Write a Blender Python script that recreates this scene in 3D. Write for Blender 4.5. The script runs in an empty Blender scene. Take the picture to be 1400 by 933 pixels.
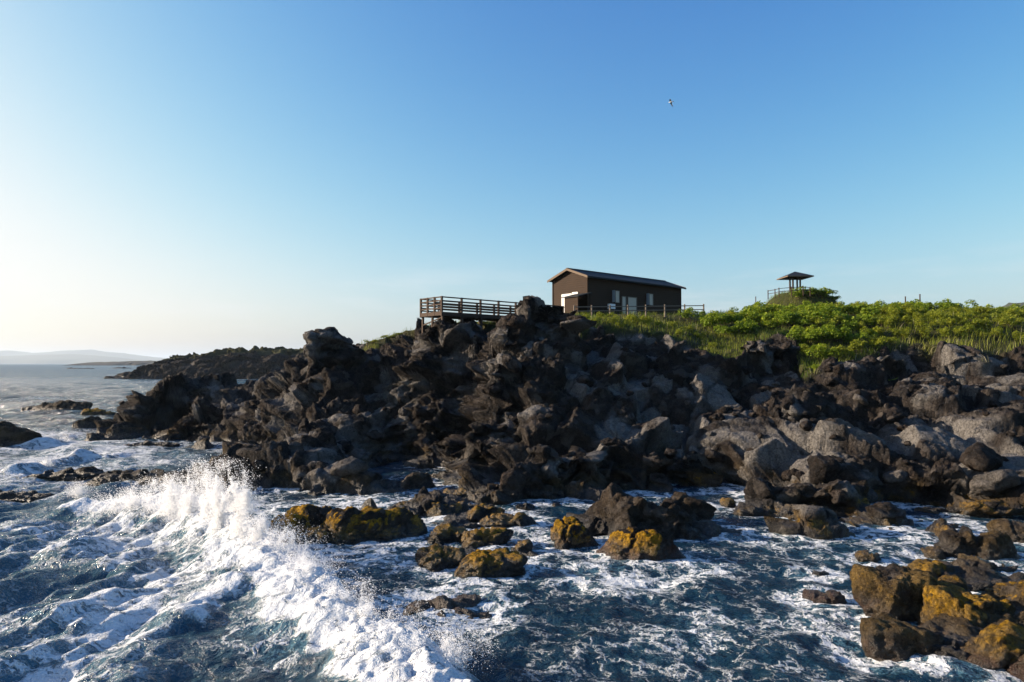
import bpy, math, random
import numpy as np
from mathutils import Vector, Matrix

random.seed(7)
RNG = np.random.default_rng(11)
SC = bpy.context.scene
COL = SC.collection
R = math.radians

# ------------------------------------------------------------------ camera, world, sun, exposure
CAM_Z = 7.0
FPX = 933.0
PITCH = math.atan(30.5 / FPX)
cam_d = bpy.data.cameras.new('camera')
cam_d.lens = 24.0
cam_d.sensor_width = 36.0
cam_d.clip_start = 0.1
cam_d.clip_end = 80000
cam = bpy.data.objects.new('camera', cam_d)
cam.location = (0, 0, CAM_Z)
cam.rotation_euler = (math.pi / 2 + PITCH, 0, 0)
COL.objects.link(cam)
SC.camera = cam

SUN_AZ = Vector((-math.sin(R(84)), math.cos(R(84)), 0)).normalized()     # horizontal direction towards the sun
SUN_EL = R(17.5)
world = bpy.data.worlds.new('World')
SC.world = world
world.use_nodes = True
wn = world.node_tree.nodes
wl = world.node_tree.links
bg = wn['Background']
sky = wn.new('ShaderNodeTexSky')
sky.sky_type = 'NISHITA'
sky.sun_disc = False
sky.sun_elevation = SUN_EL
sky.sun_rotation = math.atan2(SUN_AZ.x, SUN_AZ.y)
sky.air_density = 1.0
sky.dust_density = 2.0
sky.ozone_density = 1.6
bg.inputs['Strength'].default_value = 0.15
# film-like response of the whole sky: deeper blues, soft shoulder towards white
_sp = wn.new('ShaderNodeSeparateColor'); _cb = wn.new('ShaderNodeCombineColor'); wl.new(sky.outputs[0], _sp.inputs[0])
for _c, (_k, _gm) in enumerate(((0.050, 2.2), (0.091, 1.75), (0.21, 1.2))):
    _p = wn.new('ShaderNodeMath'); _p.operation = 'POWER'; wl.new(_sp.outputs[_c], _p.inputs[0]); _p.inputs[1].default_value = _gm
    _m = wn.new('ShaderNodeMath'); _m.operation = 'MULTIPLY'; wl.new(_p.outputs[0], _m.inputs[0]); _m.inputs[1].default_value = -_k * 1.516
    _e = wn.new('ShaderNodeMath'); _e.operation = 'EXPONENT'; wl.new(_m.outputs[0], _e.inputs[0])
    _q = wn.new('ShaderNodeMath'); _q.operation = 'SUBTRACT'; _q.inputs[0].default_value = 1.0; wl.new(_e.outputs[0], _q.inputs[1])
    _r = wn.new('ShaderNodeMath'); _r.operation = 'MULTIPLY'; wl.new(_q.outputs[0], _r.inputs[0]); _r.inputs[1].default_value = 0.436 / 0.15
    wl.new(_r.outputs[0], _cb.inputs[_c])
_tc = wn.new('ShaderNodeTexCoord'); _mp = wn.new('ShaderNodeMapping'); wl.new(_tc.outputs['Generated'], _mp.inputs[0]); _mp.inputs['Scale'].default_value = (2.2, 2.2, 17)
_nz = wn.new('ShaderNodeTexNoise'); wl.new(_mp.outputs[0], _nz.inputs['Vector']); _nz.inputs['Scale'].default_value = 2.0; _nz.inputs['Detail'].default_value = 7; _nz.inputs['Roughness'].default_value = 0.6
_mr = wn.new('ShaderNodeMapRange'); wl.new(_nz.outputs['Fac'], _mr.inputs[0]); _mr.inputs[1].default_value = 0.52; _mr.inputs[2].default_value = 0.75; _mr.inputs[4].default_value = 0.30
_sx = wn.new('ShaderNodeSeparateXYZ'); wl.new(_tc.outputs['Generated'], _sx.inputs[0])
_el = wn.new('ShaderNodeMapRange'); wl.new(_sx.outputs[2], _el.inputs[0]); _el.inputs[1].default_value = 0.17; _el.inputs[2].default_value = 0.09; _el.interpolation_type = 'SMOOTHSTEP'
_ml = wn.new('ShaderNodeMath'); _ml.operation = 'MULTIPLY'; wl.new(_mr.outputs[0], _ml.inputs[0]); wl.new(_el.outputs[0], _ml.inputs[1])
_mx = wn.new('ShaderNodeMix'); _mx.data_type = 'RGBA'; wl.new(_ml.outputs[0], _mx.inputs[0]); wl.new(_cb.outputs[0], _mx.inputs[6]); _mx.inputs[7].default_value = (2.7, 2.7, 2.72, 1)   # thin high cloud
wl.new(_mx.outputs[2], bg.inputs['Color'])

sun_d = bpy.data.lights.new('sun', 'SUN')
sun_d.energy = 5.0
sun_d.angle = R(0.6)
sun_d.color = (1.0, 0.82, 0.62)
sun = bpy.data.objects.new('sun', sun_d)
sdir = Vector((SUN_AZ.x * math.cos(SUN_EL), SUN_AZ.y * math.cos(SUN_EL), math.sin(SUN_EL)))
sun.rotation_euler = sdir.to_track_quat('Z', 'Y').to_euler()
sun.location = (0, 0, 60)
COL.objects.link(sun)

SC.view_settings.view_transform = 'Standard'
SC.view_settings.look = 'None'
SC.view_settings.exposure = 1.25
SC.view_settings.gamma = 1.0
SC.cycles.use_denoising = True
SC.cycles.max_bounces = 6
SC.cycles.volume_bounces = 0


# ------------------------------------------------------------------ projection helpers (pixel + distance -> point)
def ray(px, py):
    a, b = (px - 700) / FPX, -(py - 466.5) / FPX
    c, s = math.cos(PITCH), math.sin(PITCH)
    return np.array([a, c - b * s, s + b * c])


def P(px, py, Y):
    r = ray(px, py)
    return np.array([0, 0, CAM_Z]) + r * (Y / r[1])


def S(px, py, z=0.0):
    r = ray(px, py)
    t = (z - CAM_Z) / r[2]
    return np.array([0, 0, CAM_Z]) + r * t


# ------------------------------------------------------------------ numpy noise
def _hash(ix, iy, iz, seed):
    h = (ix.astype(np.uint32) * np.uint32(374761393) + iy.astype(np.uint32) * np.uint32(668265263)
         + iz.astype(np.uint32) * np.uint32(2147483647 - 18397) + np.uint32((seed * 1274126177) & 0xffffffff))
    h = (h ^ (h >> np.uint32(13))) * np.uint32(1274126177)
    h = (h ^ (h >> np.uint32(16))) * np.uint32(2246822519)
    return h ^ (h >> np.uint32(15))


def _u(h, k=0):
    if k:
        h = (h * np.uint32(2654435761 + 2 * k * 40503)) & np.uint32(0xffffffff)
        h = h ^ (h >> np.uint32(14))
        h = h * np.uint32(2246822519)
        h = h ^ (h >> np.uint32(13))
    return (h & np.uint32(0xffffff)).astype(np.float32) / np.float32(16777216.0)


def _i(a):
    return a.astype(np.int64).astype(np.uint32)


def vnoise(p, seed=0):
    f = np.floor(p)
    t = (p - f).astype(np.float32)
    i = f.astype(np.int32)
    w = t * t * t * (t * (t * 6 - 15) + 10)
    out = np.zeros(len(p), np.float32)
    for dx in (0, 1):
        wx = w[:, 0] if dx else 1 - w[:, 0]
        for dy in (0, 1):
            wy = w[:, 1] if dy else 1 - w[:, 1]
            for dz in (0, 1):
                wz = w[:, 2] if dz else 1 - w[:, 2]
                h = _hash(_i(i[:, 0] + dx), _i(i[:, 1] + dy), _i(i[:, 2] + dz), seed)
                gx, gy, gz = _u(h) * 2 - 1, _u(h, 1) * 2 - 1, _u(h, 2) * 2 - 1
                out += wx * wy * wz * (gx * (t[:, 0] - dx) + gy * (t[:, 1] - dy) + gz * (t[:, 2] - dz))
    return out * 1.4


def fbm(p, octv=4, seed=0, gain=0.5, lac=2.03):
    p = np.asarray(p, np.float32)
    out = np.zeros(len(p), np.float32)
    a = 1.0
    for k in range(octv):
        out += a * vnoise(p, seed + k * 17)
        p = p * lac + 13.7
        a *= gain
    return out


def worley(p, seed=0):
    """F1, F2, and hash and vector of the nearest and second nearest feature point"""
    p = np.asarray(p, np.float32)
    n = len(p)
    F1 = np.full(n, 9e9, np.float32); F2 = F1.copy()
    ID = np.zeros(n, np.uint32); V = np.zeros((n, 3), np.float32); ID2 = ID.copy(); V2 = V.copy()
    CH = 120000
    for s in range(0, n, CH):
        q = p[s:s + CH]
        b = np.floor(q).astype(np.int32)
        f1 = np.full(len(q), 9e9, np.float32); f2 = f1.copy()
        idd = np.zeros(len(q), np.uint32); vv = np.zeros((len(q), 3), np.float32); id2 = idd.copy(); v2 = vv.copy()
        for dx in (-1, 0, 1):
            for dy in (-1, 0, 1):
                for dz in (-1, 0, 1):
                    cx, cy, cz = b[:, 0] + dx, b[:, 1] + dy, b[:, 2] + dz
                    h = _hash(_i(cx), _i(cy), _i(cz), seed)
                    vx = cx + _u(h) - q[:, 0]
                    vy = cy + _u(h, 1) - q[:, 1]
                    vz = cz + _u(h, 2) - q[:, 2]
                    d = vx * vx + vy * vy + vz * vz
                    m = d < f1
                    m2 = (d < f2) & ~m
                    f2[m] = f1[m]; id2[m] = idd[m]; v2[m] = vv[m]
                    f2[m2] = d[m2]; id2[m2] = h[m2]; v2[m2, 0] = vx[m2]; v2[m2, 1] = vy[m2]; v2[m2, 2] = vz[m2]
                    f1[m] = d[m]; idd[m] = h[m]
                    vv[m, 0] = vx[m]; vv[m, 1] = vy[m]; vv[m, 2] = vz[m]
        F1[s:s + CH] = f1; F2[s:s + CH] = f2; ID[s:s + CH] = idd; V[s:s + CH] = vv; ID2[s:s + CH] = id2; V2[s:s + CH] = v2
    return np.sqrt(F1), np.sqrt(F2), ID, V, ID2, V2


def sstep(a, b, x):
    t = np.clip((x - a) / (b - a), 0, 1)
    return t * t * (3 - 2 * t)


def blocks(p, scale, seed, aniso=(1, 1, 1), warp=0.25, rough=0.25, tilt=0.55, crack=0.16, bulge=0.12, blend=0.2):
    q = np.asarray(p, np.float32) / scale * np.array(aniso, np.float32)
    w = np.stack([vnoise(q * 1.7 + 5.1 * k, seed + 31 * k) for k in (1, 2, 3)], 1)
    F1, F2, ID, V, ID2, V2 = worley(q + w * warp, seed)

    def facet(I, W, F):
        t = np.stack([_u(I, 3), _u(I, 4), _u(I, 5)], 1) * 2 - 1
        return (_u(I, 6) - 0.5) * 2 * rough + (W * t).sum(1) * tilt - bulge * F * F
    wt = 0.5 * (1 - sstep(0.0, blend, F2 - F1))          # neighbouring faces run into each other over a short way
    d = facet(ID, V, F1) * (1 - wt) + facet(ID2, V2, F2) * wt
    e = sstep(0.0, 0.16, F2 - F1)
    d -= (1 - e) * crack
    return d * scale, e, _u(ID, 7)


# ------------------------------------------------------------------ mesh helpers
def mesh_np(name, verts, faces, mat=None, smooth=True, attrs=None):
    """faces: (n,3) or (n,4) int array"""
    me = bpy.data.meshes.new(name)
    verts = np.asarray(verts, np.float32); faces = np.asarray(faces, np.int32)
    k = faces.shape[1]
    me.vertices.add(len(verts)); me.vertices.foreach_set('co', verts.ravel())
    me.loops.add(faces.size); me.loops.foreach_set('vertex_index', faces.ravel())
    me.polygons.add(len(faces))
    me.polygons.foreach_set('loop_start', np.arange(0, faces.size, k, dtype=np.int32))
    me.update(calc_edges=True)
    me.polygons.foreach_set('use_smooth', np.full(len(faces), smooth))
    for a, v in (attrs or {}).items():
        v = np.asarray(v, np.float32)
        if v.ndim == 1:
            me.attributes.new(a, 'FLOAT', 'POINT').data.foreach_set('value', v)
        else:
            me.attributes.new(a, 'FLOAT_VECTOR', 'POINT').data.foreach_set('vector', v.ravel())
    if mat: me.materials.append(mat)
    return me


def link(name, me, parent=None, loc=None, **props):
    o = bpy.data.objects.new(name, me)
    COL.objects.link(o)
    if parent is not None: o.parent = parent
    if loc is not None: o.location = loc
    for k, v in props.items(): o[k] = v
    return o


def empty(name, loc=(0, 0, 0), rz=0.0, **props):
    o = link(name, None, None, loc, **props)
    o.rotation_euler = (0, 0, rz)
    o.empty_display_size = 0.3
    return o


class MB:
    def __init__(s): s.v = []; s.f = []
    def add(s, vs, fs):
        b = len(s.v); s.v += [tuple(map(float, x)) for x in vs]; s.f += [tuple(b + i for i in f) for f in fs]
        return s
    def box(s, x0, x1, y0, y1, z0, z1):
        return s.add([(x0, y0, z0), (x1, y0, z0), (x1, y1, z0), (x0, y1, z0), (x0, y0, z1), (x1, y0, z1), (x1, y1, z1), (x0, y1, z1)],
                     [(0, 3, 2, 1), (4, 5, 6, 7), (0, 1, 5, 4), (1, 2, 6, 5), (2, 3, 7, 6), (3, 0, 4, 7)])
    def prism(s, poly, d):
        """poly: list of 3d points (planar, ccw seen from outside), extruded by vector d (inwards)"""
        n = len(poly); a = [Vector(p) for p in poly]; b = [p + Vector(d) for p in a]
        return s.add(a + b, [tuple(range(n)), tuple(range(2 * n - 1, n - 1, -1))] + [((i + 1) % n, i, n + i, n + (i + 1) % n) for i in range(n)])
    def bar(s, a, b, w, h=None, n=4, up=(0, 0, 1)):
        a, b = Vector(a), Vector(b); h = h or w
        t = (b - a).normalized(); u = t.cross(Vector(up))
        if u.length < 1e-4: u = t.cross(Vector((1, 0, 0)))
        u.normalize(); v = u.cross(t)
        if n == 4: offs = [(-1, -1), (1, -1), (1, 1), (-1, 1)]
        else: offs = [(math.cos(2 * math.pi * k / n), math.sin(2 * math.pi * k / n)) for k in range(n)]
        vs = [c + u * (x * w / 2) + v * (y * h / 2) for c in (a, b) for x, y in offs]
        return s.add(vs, [tuple(range(n)), tuple(range(2 * n - 1, n - 1, -1))] + [((i + 1) % n, i, n + i, n + (i + 1) % n) for i in range(n)])
    def build(s, name, mat, parent=None, **props):
        me = bpy.data.meshes.new(name); me.from_pydata(s.v, [], s.f); me.update()
        me.materials.append(mat)
        return link(name, me, parent, **props)


# ------------------------------------------------------------------ materials
def new_mat(name):
    m = bpy.data.materials.new(name); m.use_nodes = True
    nt = m.node_tree
    return m, nt.nodes, nt.links, nt.nodes['Principled BSDF']


class NG:
    """tiny node helper"""
    def __init__(s, nodes, links): s.n = nodes; s.l = links
    def _set(s, sock, v):
        if isinstance(v, bpy.types.NodeSocket): s.l.new(v, sock)
        elif isinstance(v, (tuple, list)) and sock.type == 'RGBA' and len(v) == 3: sock.default_value = (*v, 1)
        else: sock.default_value = v
    def math(s, op, a, b=0.0, c=None, clamp=False):
        n = s.n.new('ShaderNodeMath'); n.operation = op; n.use_clamp = clamp
        s._set(n.inputs[0], a); s._set(n.inputs[1], b)
        if c is not None: s._set(n.inputs[2], c)
        return n.outputs[0]
    def mix(s, f, a, b):
        n = s.n.new('ShaderNodeMix'); n.data_type = 'RGBA'
        s._set(n.inputs[0], f); s._set(n.inputs[6], a); s._set(n.inputs[7], b)
        return n.outputs[2]
    def noise(s, vec, scale, detail=4, rough=0.55, dist=0.0):
        n = s.n.new('ShaderNodeTexNoise')
        if vec is not None: s.l.new(vec, n.inputs['Vector'])
        n.inputs['Scale'].default_value = scale; n.inputs['Detail'].default_value = detail
        n.inputs['Roughness'].default_value = rough; n.inputs['Distortion'].default_value = dist
        return n
    def voro(s, vec, scale, feature='F1'):
        n = s.n.new('ShaderNodeTexVoronoi'); n.feature = feature
        s.l.new(vec, n.inputs['Vector']); n.inputs['Scale'].default_value = scale
        return n
    def ramp(s, f, a, b, lo=0.0, hi=1.0):
        n = s.n.new('ShaderNodeMapRange'); n.interpolation_type = 'SMOOTHSTEP'
        s._set(n.inputs[0], f); s._set(n.inputs[1], a); s._set(n.inputs[2], b); s._set(n.inputs[3], lo); s._set(n.inputs[4], hi)
        return n.outputs[0]
    def attr(s, name):
        n = s.n.new('ShaderNodeAttribute'); n.attribute_name = name
        return n
    def pos(s):
        return s.n.new('ShaderNodeNewGeometry').outputs['Position']
    def xyz(s, v):
        n = s.n.new('ShaderNodeSeparateXYZ'); s.l.new(v, n.inputs[0]); return n.outputs
    def bump(s, h, strength, dist, normal=None):
        n = s.n.new('ShaderNodeBump'); n.inputs['Strength'].default_value = strength
        s._set(n.inputs['Distance'], dist); s.l.new(h, n.inputs['Height'])
        if normal is not None: s.l.new(normal, n.inputs['Normal'])
        return n.outputs[0]
    def vmath(s, op, a, b):
        n = s.n.new('ShaderNodeVectorMath'); n.operation = op
        s._set(n.inputs[0], a); s._set(n.inputs[1], b); return n.outputs[0]
    def vscale(s, a, k):
        n = s.n.new('ShaderNodeVectorMath'); n.operation = 'SCALE'
        s._set(n.inputs[0], a); s._set(n.inputs[3], k); return n.outputs[0]


def rock_material(name, weeds=True, ground=False, far=False):
    m, n, l, bs = new_mat(name); g = NG(n, l)
    pos = g.pos()
    big = g.noise(pos, 0.35, 3)
    mid = g.noise(pos, 2.2, 6, 0.65)
    fine = g.noise(pos, 11.0, 6, 0.7)
    tone = g.attr('tone').outputs['Fac']
    c = g.mix(g.ramp(mid.outputs['Fac'], 0.35, 0.68), (0.006, 0.0055, 0.0055), (0.038, 0.030, 0.0255))
    c = g.mix(g.ramp(big.outputs['Fac'], 0.42, 0.62, 0, 0.45), c, (0.060, 0.042, 0.030))
    c = g.mix(g.ramp(fine.outputs['Fac'], 0.50, 0.66, 0, 0.55), c, (0.008, 0.007, 0.007))
    spk = g.noise(pos, 24.0, 4, 0.75)
    wv = g.vmath('ADD', pos, g.vscale(mid.outputs['Color'], 0.5))
    frag = g.voro(wv, 1.9); fragc = g.xyz(frag.outputs['Color'])[0]
    c = g.mix(g.ramp(fragc, 0.62, 1.0, 0.0, 0.45), c, (0.12, 0.105, 0.094))        # stones of different shade
    c = g.mix(g.ramp(fragc, 0.45, 0.0, 0.0, 0.55), c, (0.009, 0.008, 0.008))
    # paler grey, smooth faces
    pale = g.mix(g.ramp(fine.outputs['Fac'], 0.3, 0.75), (0.095, 0.094, 0.094), (0.250, 0.228, 0.205))
    c = g.mix(g.math('MULTIPLY', tone, g.ramp(mid.outputs['Fac'], 0.28, 0.50, 0.40, 1.0)), c, pale)
    jn = g.voro(wv, 1.9, 'DISTANCE_TO_EDGE'); jn2 = g.voro(wv, 4.2, 'DISTANCE_TO_EDGE')
    c = g.mix(g.ramp(spk.outputs['Fac'], 0.56, 0.70, 0, 0.40), c, (0.14, 0.115, 0.095))
    rough = 0.88
    z = g.xyz(pos)[2]
    if weeds:
        wd = g.attr('weed').outputs['Fac']
        wn_ = g.noise(pos, 7.0, 5, 0.7)
        wcol = g.mix(g.ramp(wn_.outputs['Fac'], 0.35, 0.65), (0.070, 0.038, 0.005), (0.46, 0.25, 0.008))
        wcol = g.mix(g.ramp(g.noise(pos, 1.3, 2).outputs['Fac'], 0.5, 0.7), wcol, (0.22, 0.13, 0.012))
        wm = g.ramp(g.math('ADD', wd, g.math('MULTIPLY', g.math('SUBTRACT', wn_.outputs['Fac'], 0.5), 0.9)), 0.35, 0.62)
        c = g.mix(wm, c, wcol)
        # red-brown weed band just above the water
        rd = g.attr('red').outputs['Fac']
        rcol = g.mix(wn_.outputs['Fac'], (0.045, 0.016, 0.010), (0.16, 0.055, 0.022))
        c = g.mix(g.math('MULTIPLY', rd, g.ramp(wn_.outputs['Fac'], 0.36, 0.52)), c, rcol)
        oc = g.attr('ochre').outputs['Fac']
        c = g.mix(g.math('MULTIPLY', oc, g.ramp(mid.outputs['Fac'], 0.25, 0.6, 0.3, 0.9)), c,
                  g.mix(fine.outputs['Fac'], (0.050, 0.032, 0.011), (0.24, 0.150, 0.040)))
        c = g.mix(g.math('MULTIPLY', oc, g.ramp(spk.outputs['Fac'], 0.55, 0.66, 0, 0.55)), c, (0.38, 0.29, 0.15))
        c = g.mix(g.math('MULTIPLY', oc, g.ramp(g.noise(pos, 17.0, 3, 0.7).outputs['Fac'], 0.54, 0.66, 0, 0.75)), c, (0.022, 0.016, 0.009))
    if not far:
        # sea-wet stone: darker and glossier up to about the splash line
        wet = g.ramp(g.math('ADD', z, g.math('MULTIPLY', mid.outputs['Fac'], -0.9)), -0.45, 0.50, 1.0, 0.0)
        c = g.mix(g.math('MULTIPLY', wet, 0.72), c, (0.008, 0.007, 0.006))
        l.new(g.ramp(wet, 0, 1, 0.88, 0.38), bs.inputs['Roughness'])
    else:
        bs.inputs['Roughness'].default_value = 0.9
    if ground:
        vg = g.attr('veg').outputs['Fac']
        gc = g.mix(mid.outputs['Fac'], (0.030, 0.040, 0.010), (0.085, 0.080, 0.028))
        c = g.mix(vg, c, gc)
    l.new(c, bs.inputs['Base Color'])
    bs.inputs['Specular IOR Level'].default_value = 0.18
    if not far: l.new(g.ramp(wet, 0, 1, 0.15, 0.6), bs.inputs['Specular IOR Level'])
    # relief: knobbly lava
    vr = g.voro(g.vmath('ADD', pos, g.vscale(mid.outputs['Color'], 0.35)), 5.0)
    h = g.math('ADD', g.math('MULTIPLY', fine.outputs['Fac'], 0.55), g.math('MULTIPLY', g.math('SUBTRACT', 1.0, vr.outputs['Distance']), 0.45))
    pit = g.noise(pos, 38.0, 3, 0.7)
    jh = g.math('ADD', g.ramp(jn.outputs['Distance'], 0.0, 0.12), g.math('MULTIPLY', g.ramp(jn2.outputs['Distance'], 0.0, 0.14), 0.45))
    nb0 = g.bump(jh, 0.9, 0.16)
    nb = g.bump(h, 1.0, 0.16, nb0)
    nb = g.bump(pit.outputs['Fac'], 0.9, 0.04, nb)
    if not far: l.new(nb, bs.inputs['Normal'])
    else: l.new(g.bump(mid.outputs['Fac'], 1.0, 1.5), bs.inputs['Normal'])
    return m


M_ROCK = rock_material('lava_rock', ground=True)
M_SEAROCK = rock_material('sea_rock')
M_FAR = rock_material('far_rock', weeds=False, ground=True, far=True)


def wood(name, c0, c1, rough=0.75, board=None):
    m, n, l, bs = new_mat(name); g = NG(n, l)
    tc = n.new('ShaderNodeTexCoord').outputs['Object']
    mp = n.new('ShaderNodeMapping'); l.new(tc, mp.inputs[0]); mp.inputs['Scale'].default_value = (1.2, 1.2, 9)
    a = g.noise(mp.outputs[0], 2.0, 5, 0.6); b = g.noise(tc, 0.8, 3)
    c = g.mix(g.math('MULTIPLY', g.math('ADD', a.outputs['Fac'], b.outputs['Fac']), 0.5), c0, c1)
    l.new(c, bs.inputs['Base Color']); bs.inputs['Roughness'].default_value = rough; bs.inputs['Specular IOR Level'].default_value = 0.15
    l.new(g.bump(a.outputs['Fac'], 0.4, 0.01), bs.inputs['Normal'])
    return m


M_SIDING = wood('dark_timber_siding', (0.014, 0.0085, 0.0055), (0.050, 0.028, 0.016))
M_TRIM = wood('fascia_timber', (0.09, 0.065, 0.045), (0.20, 0.15, 0.11))
M_ROOF = wood('slate_roof_sheet', (0.012, 0.014, 0.017), (0.026, 0.030, 0.035), 0.7)
M_DECK = wood('weathered_deck_timber', (0.028, 0.018, 0.013), (0.085, 0.056, 0.040))
M_POST = wood('grey_fence_timber', (0.11, 0.085, 0.066), (0.22, 0.18, 0.145))
M_WHITE = wood('white_painted_panel', (0.68, 0.67, 0.65), (0.80, 0.79, 0.77), 0.5)
M_CURT = wood('pale_curtain_behind_glass', (0.34, 0.31, 0.26), (0.48, 0.44, 0.37), 0.25)
m, n, l, bs = new_mat('window_glass'); M_GLASS = m
bs.inputs['Base Color'].default_value = (0.25, 0.28, 0.30, 1); bs.inputs['Roughness'].default_value = 0.06
m, n, l, bs = new_mat('dark_opening'); M_DARK = m
bs.inputs['Base Color'].default_value = (0.012, 0.011, 0.010, 1); bs.inputs['Roughness'].default_value = 0.9


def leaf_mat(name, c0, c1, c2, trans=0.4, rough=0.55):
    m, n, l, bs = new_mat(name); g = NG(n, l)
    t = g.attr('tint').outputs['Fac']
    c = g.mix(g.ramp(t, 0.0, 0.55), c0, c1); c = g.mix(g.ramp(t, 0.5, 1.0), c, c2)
    l.new(c, bs.inputs['Base Color']); bs.inputs['Roughness'].default_value = rough
    bs.inputs['Specular IOR Level'].default_value = 0.3
    tr = n.new('ShaderNodeBsdfTranslucent'); l.new(c, tr.inputs[0])
    mx = n.new('ShaderNodeMixShader'); mx.inputs[0].default_value = trans
    l.new(bs.outputs[0], mx.inputs[1]); l.new(tr.outputs[0], mx.inputs[2])
    l.new(mx.outputs[0], n['Material Output'].inputs['Surface'])
    return m


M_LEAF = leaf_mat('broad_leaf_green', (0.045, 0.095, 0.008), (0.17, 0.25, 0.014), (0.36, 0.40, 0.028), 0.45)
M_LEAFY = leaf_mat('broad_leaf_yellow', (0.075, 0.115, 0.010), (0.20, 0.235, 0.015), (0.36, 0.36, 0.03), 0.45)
M_GRASS = leaf_mat('grass_blades', (0.075, 0.135, 0.012), (0.24, 0.26, 0.022), (0.48, 0.43, 0.28), 0.4, 0.7)

# ------------------------------------------------------------------ the coast: broad shape from control points
CP = []
SHORE = [(128, 590), (165, 600), (205, 605), (250, 604), (300, 609), (330, 618), (310, 650), (320, 675), (350, 686), (400, 688), (440, 683),
         (478, 676), (487, 664), (480, 648), (500, 637), (560, 641), (620, 641), (640, 655), (648, 675), (662, 692), (700, 703), (740, 705), (790, 692),
         (870, 676), (960, 673), (1010, 684), (1030, 705), (1070, 722), (1110, 726), (1180, 716), (1250, 707), (1330, 712), (1400, 702), (1500, 704), (1650, 700)]
for px, py in SHORE:
    s = S(px, py); CP.append((s[0], s[1], 0.05))
SEA = [(60, 575), (100, 620), (200, 625), (250, 617), (150, 700), (300, 720), (400, 720), (520, 680), (560, 662), (610, 660), (600, 700), (680, 735), (760, 740),
       (850, 710), (930, 700), (990, 720), (1060, 770), (1150, 760), (1250, 745), (1350, 750), (1450, 745), (1600, 740), (1750, 740), (560, 800), (900, 800),
       (1200, 850), (300, 850), (0, 700), (-150, 640), (-150, 800), (1600, 850)]
for px, py in SEA:
    s = S(px, py, -1.5); CP.append((s[0], s[1], -1.5 if py < 760 else -2.6))
PTS = [(165, 572, 68), (185, 556, 72), (230, 570, 64), (222, 524, 70), (250, 530, 70), (300, 575, 63), (300, 531, 71), (270, 527, 71), (335, 526, 70), (215, 524, 69), (238, 517, 70), (200, 545, 68), (260, 560, 66), (340, 555, 64), (400, 575, 52), (385, 515, 68), (330, 585, 57), (370, 600, 53), (365, 560, 60), (370, 530, 68),
       (330, 640, 43), (360, 640, 41), (400, 627, 41), (440, 632, 40.5), (465, 645, 39), (400, 605, 47), (440, 600, 46), (440, 550, 52), (440, 505, 57), (400, 500, 63), (400, 540, 58),
       (490, 600, 49.5), (520, 600, 50), (520, 540, 54), (500, 490, 60), (530, 470, 62), (545, 452, 63),
       (570, 600, 48.5), (600, 600, 48), (610, 540, 51), (615, 480, 53.5), (600, 441, 55.5), (575, 448, 57), (560, 480, 57), (640, 445, 56.5), (650, 500, 53),
       (665, 640, 40.5), (655, 600, 43.5), (680, 590, 43), (690, 540, 46), (695, 500, 48.2), (700, 462, 50.5),
       (700, 640, 35), (760, 632, 36), (740, 570, 42), (740, 520, 45.5), (740, 475, 49.5), (800, 640, 37), (790, 580, 42.5),
       (830, 600, 41), (830, 540, 46), (830, 490, 51), (830, 452, 56), (820, 436, 63), (860, 650, 37.6),
       (900, 620, 40), (900, 560, 45.5), (900, 500, 51), (900, 455, 57), (900, 434, 65),
       (970, 620, 40.5), (970, 560, 46), (970, 500, 52), (970, 462, 59), (970, 436, 68),
       (1050, 665, 33.5), (1060, 630, 37), (1060, 585, 41), (1060, 530, 48), (1060, 495, 53), (1060, 465, 57), (1060, 440, 64),
       (1110, 665, 32.5), (1120, 600, 38.5),
       (1180, 660, 33.5), (1180, 610, 37.5), (1180, 560, 43), (1180, 505, 50.5), (1180, 478, 55), (1180, 440, 62),
       (1260, 660, 33.5), (1260, 610, 37.5), (1260, 560, 43), (1260, 510, 49), (1260, 484, 53), (1260, 442, 60),
       (1340, 665, 32.5), (1340, 640, 34.5), (1340, 580, 40), (1340, 520, 47), (1340, 486, 52), (1340, 446, 60),
       (1400, 660, 33.0), (1400, 580, 40), (1400, 520, 47), (1400, 488, 51), (1400, 446, 59),
       (1500, 660, 33.5), (1500, 580, 40), (1500, 500, 49), (1500, 446, 59), (1650, 660, 33.5), (1650, 580, 40), (1650, 500, 49), (1650, 446, 59)]
for px, py, Y in PTS:
    CP.append(tuple(P(px, py, Y)))
# plateau behind, ground heights in metres
for x, y, z in [(-45, 92, -1.5), (-60, 84, -1.5), (-70, 72, -1.5), (-34, 88, 0.4), (-30, 105, -0.5), (-22, 90, 5.0), (-18, 75, 7.4), (-10, 72, 9.4), (-6, 66, 10.4), (-2, 63, 11.0), (2, 68, 11.6), (8, 68, 11.9),
                (16, 74, 12.0), (26, 72, 12.0), (36, 74, 12.3), (48, 72, 12.2), (60, 72, 12.0), (80, 72, 12.0), (-12, 100, 8.0), (0, 95, 11.5), (20, 95, 12.8), (60, 95, 13.0),
                (-20, 125, 3.0), (0, 130, 10.0), (30, 130, 12.5), (70, 130, 13.5), (110, 110, 13), (100, 80, 12), (42, 84, 12.6)]:
    CP.append((x, y, z))
CP = np.array(CP)


def _phi(d2): return np.sqrt(d2 + 0.6)


_n = len(CP)
_d2 = ((CP[:, None, :2] - CP[None, :, :2]) ** 2).sum(2)
_A = np.zeros((_n + 3, _n + 3)); _A[:_n, :_n] = _phi(_d2) - np.eye(_n) * 0.15
_A[:_n, _n] = 1; _A[:_n, _n + 1:] = CP[:, :2]; _A[_n:, :_n] = _A[:_n, _n:].T
_sol = np.linalg.solve(_A, np.concatenate([CP[:, 2], np.zeros(3)]))
DECK_C = np.array([P(604, 427, 56)[0], 56.0]); DECK_U = np.array([0.741, 0.671]); DECK_V = np.array([-0.671, 0.741])
DECK_Z = 11.25


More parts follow.
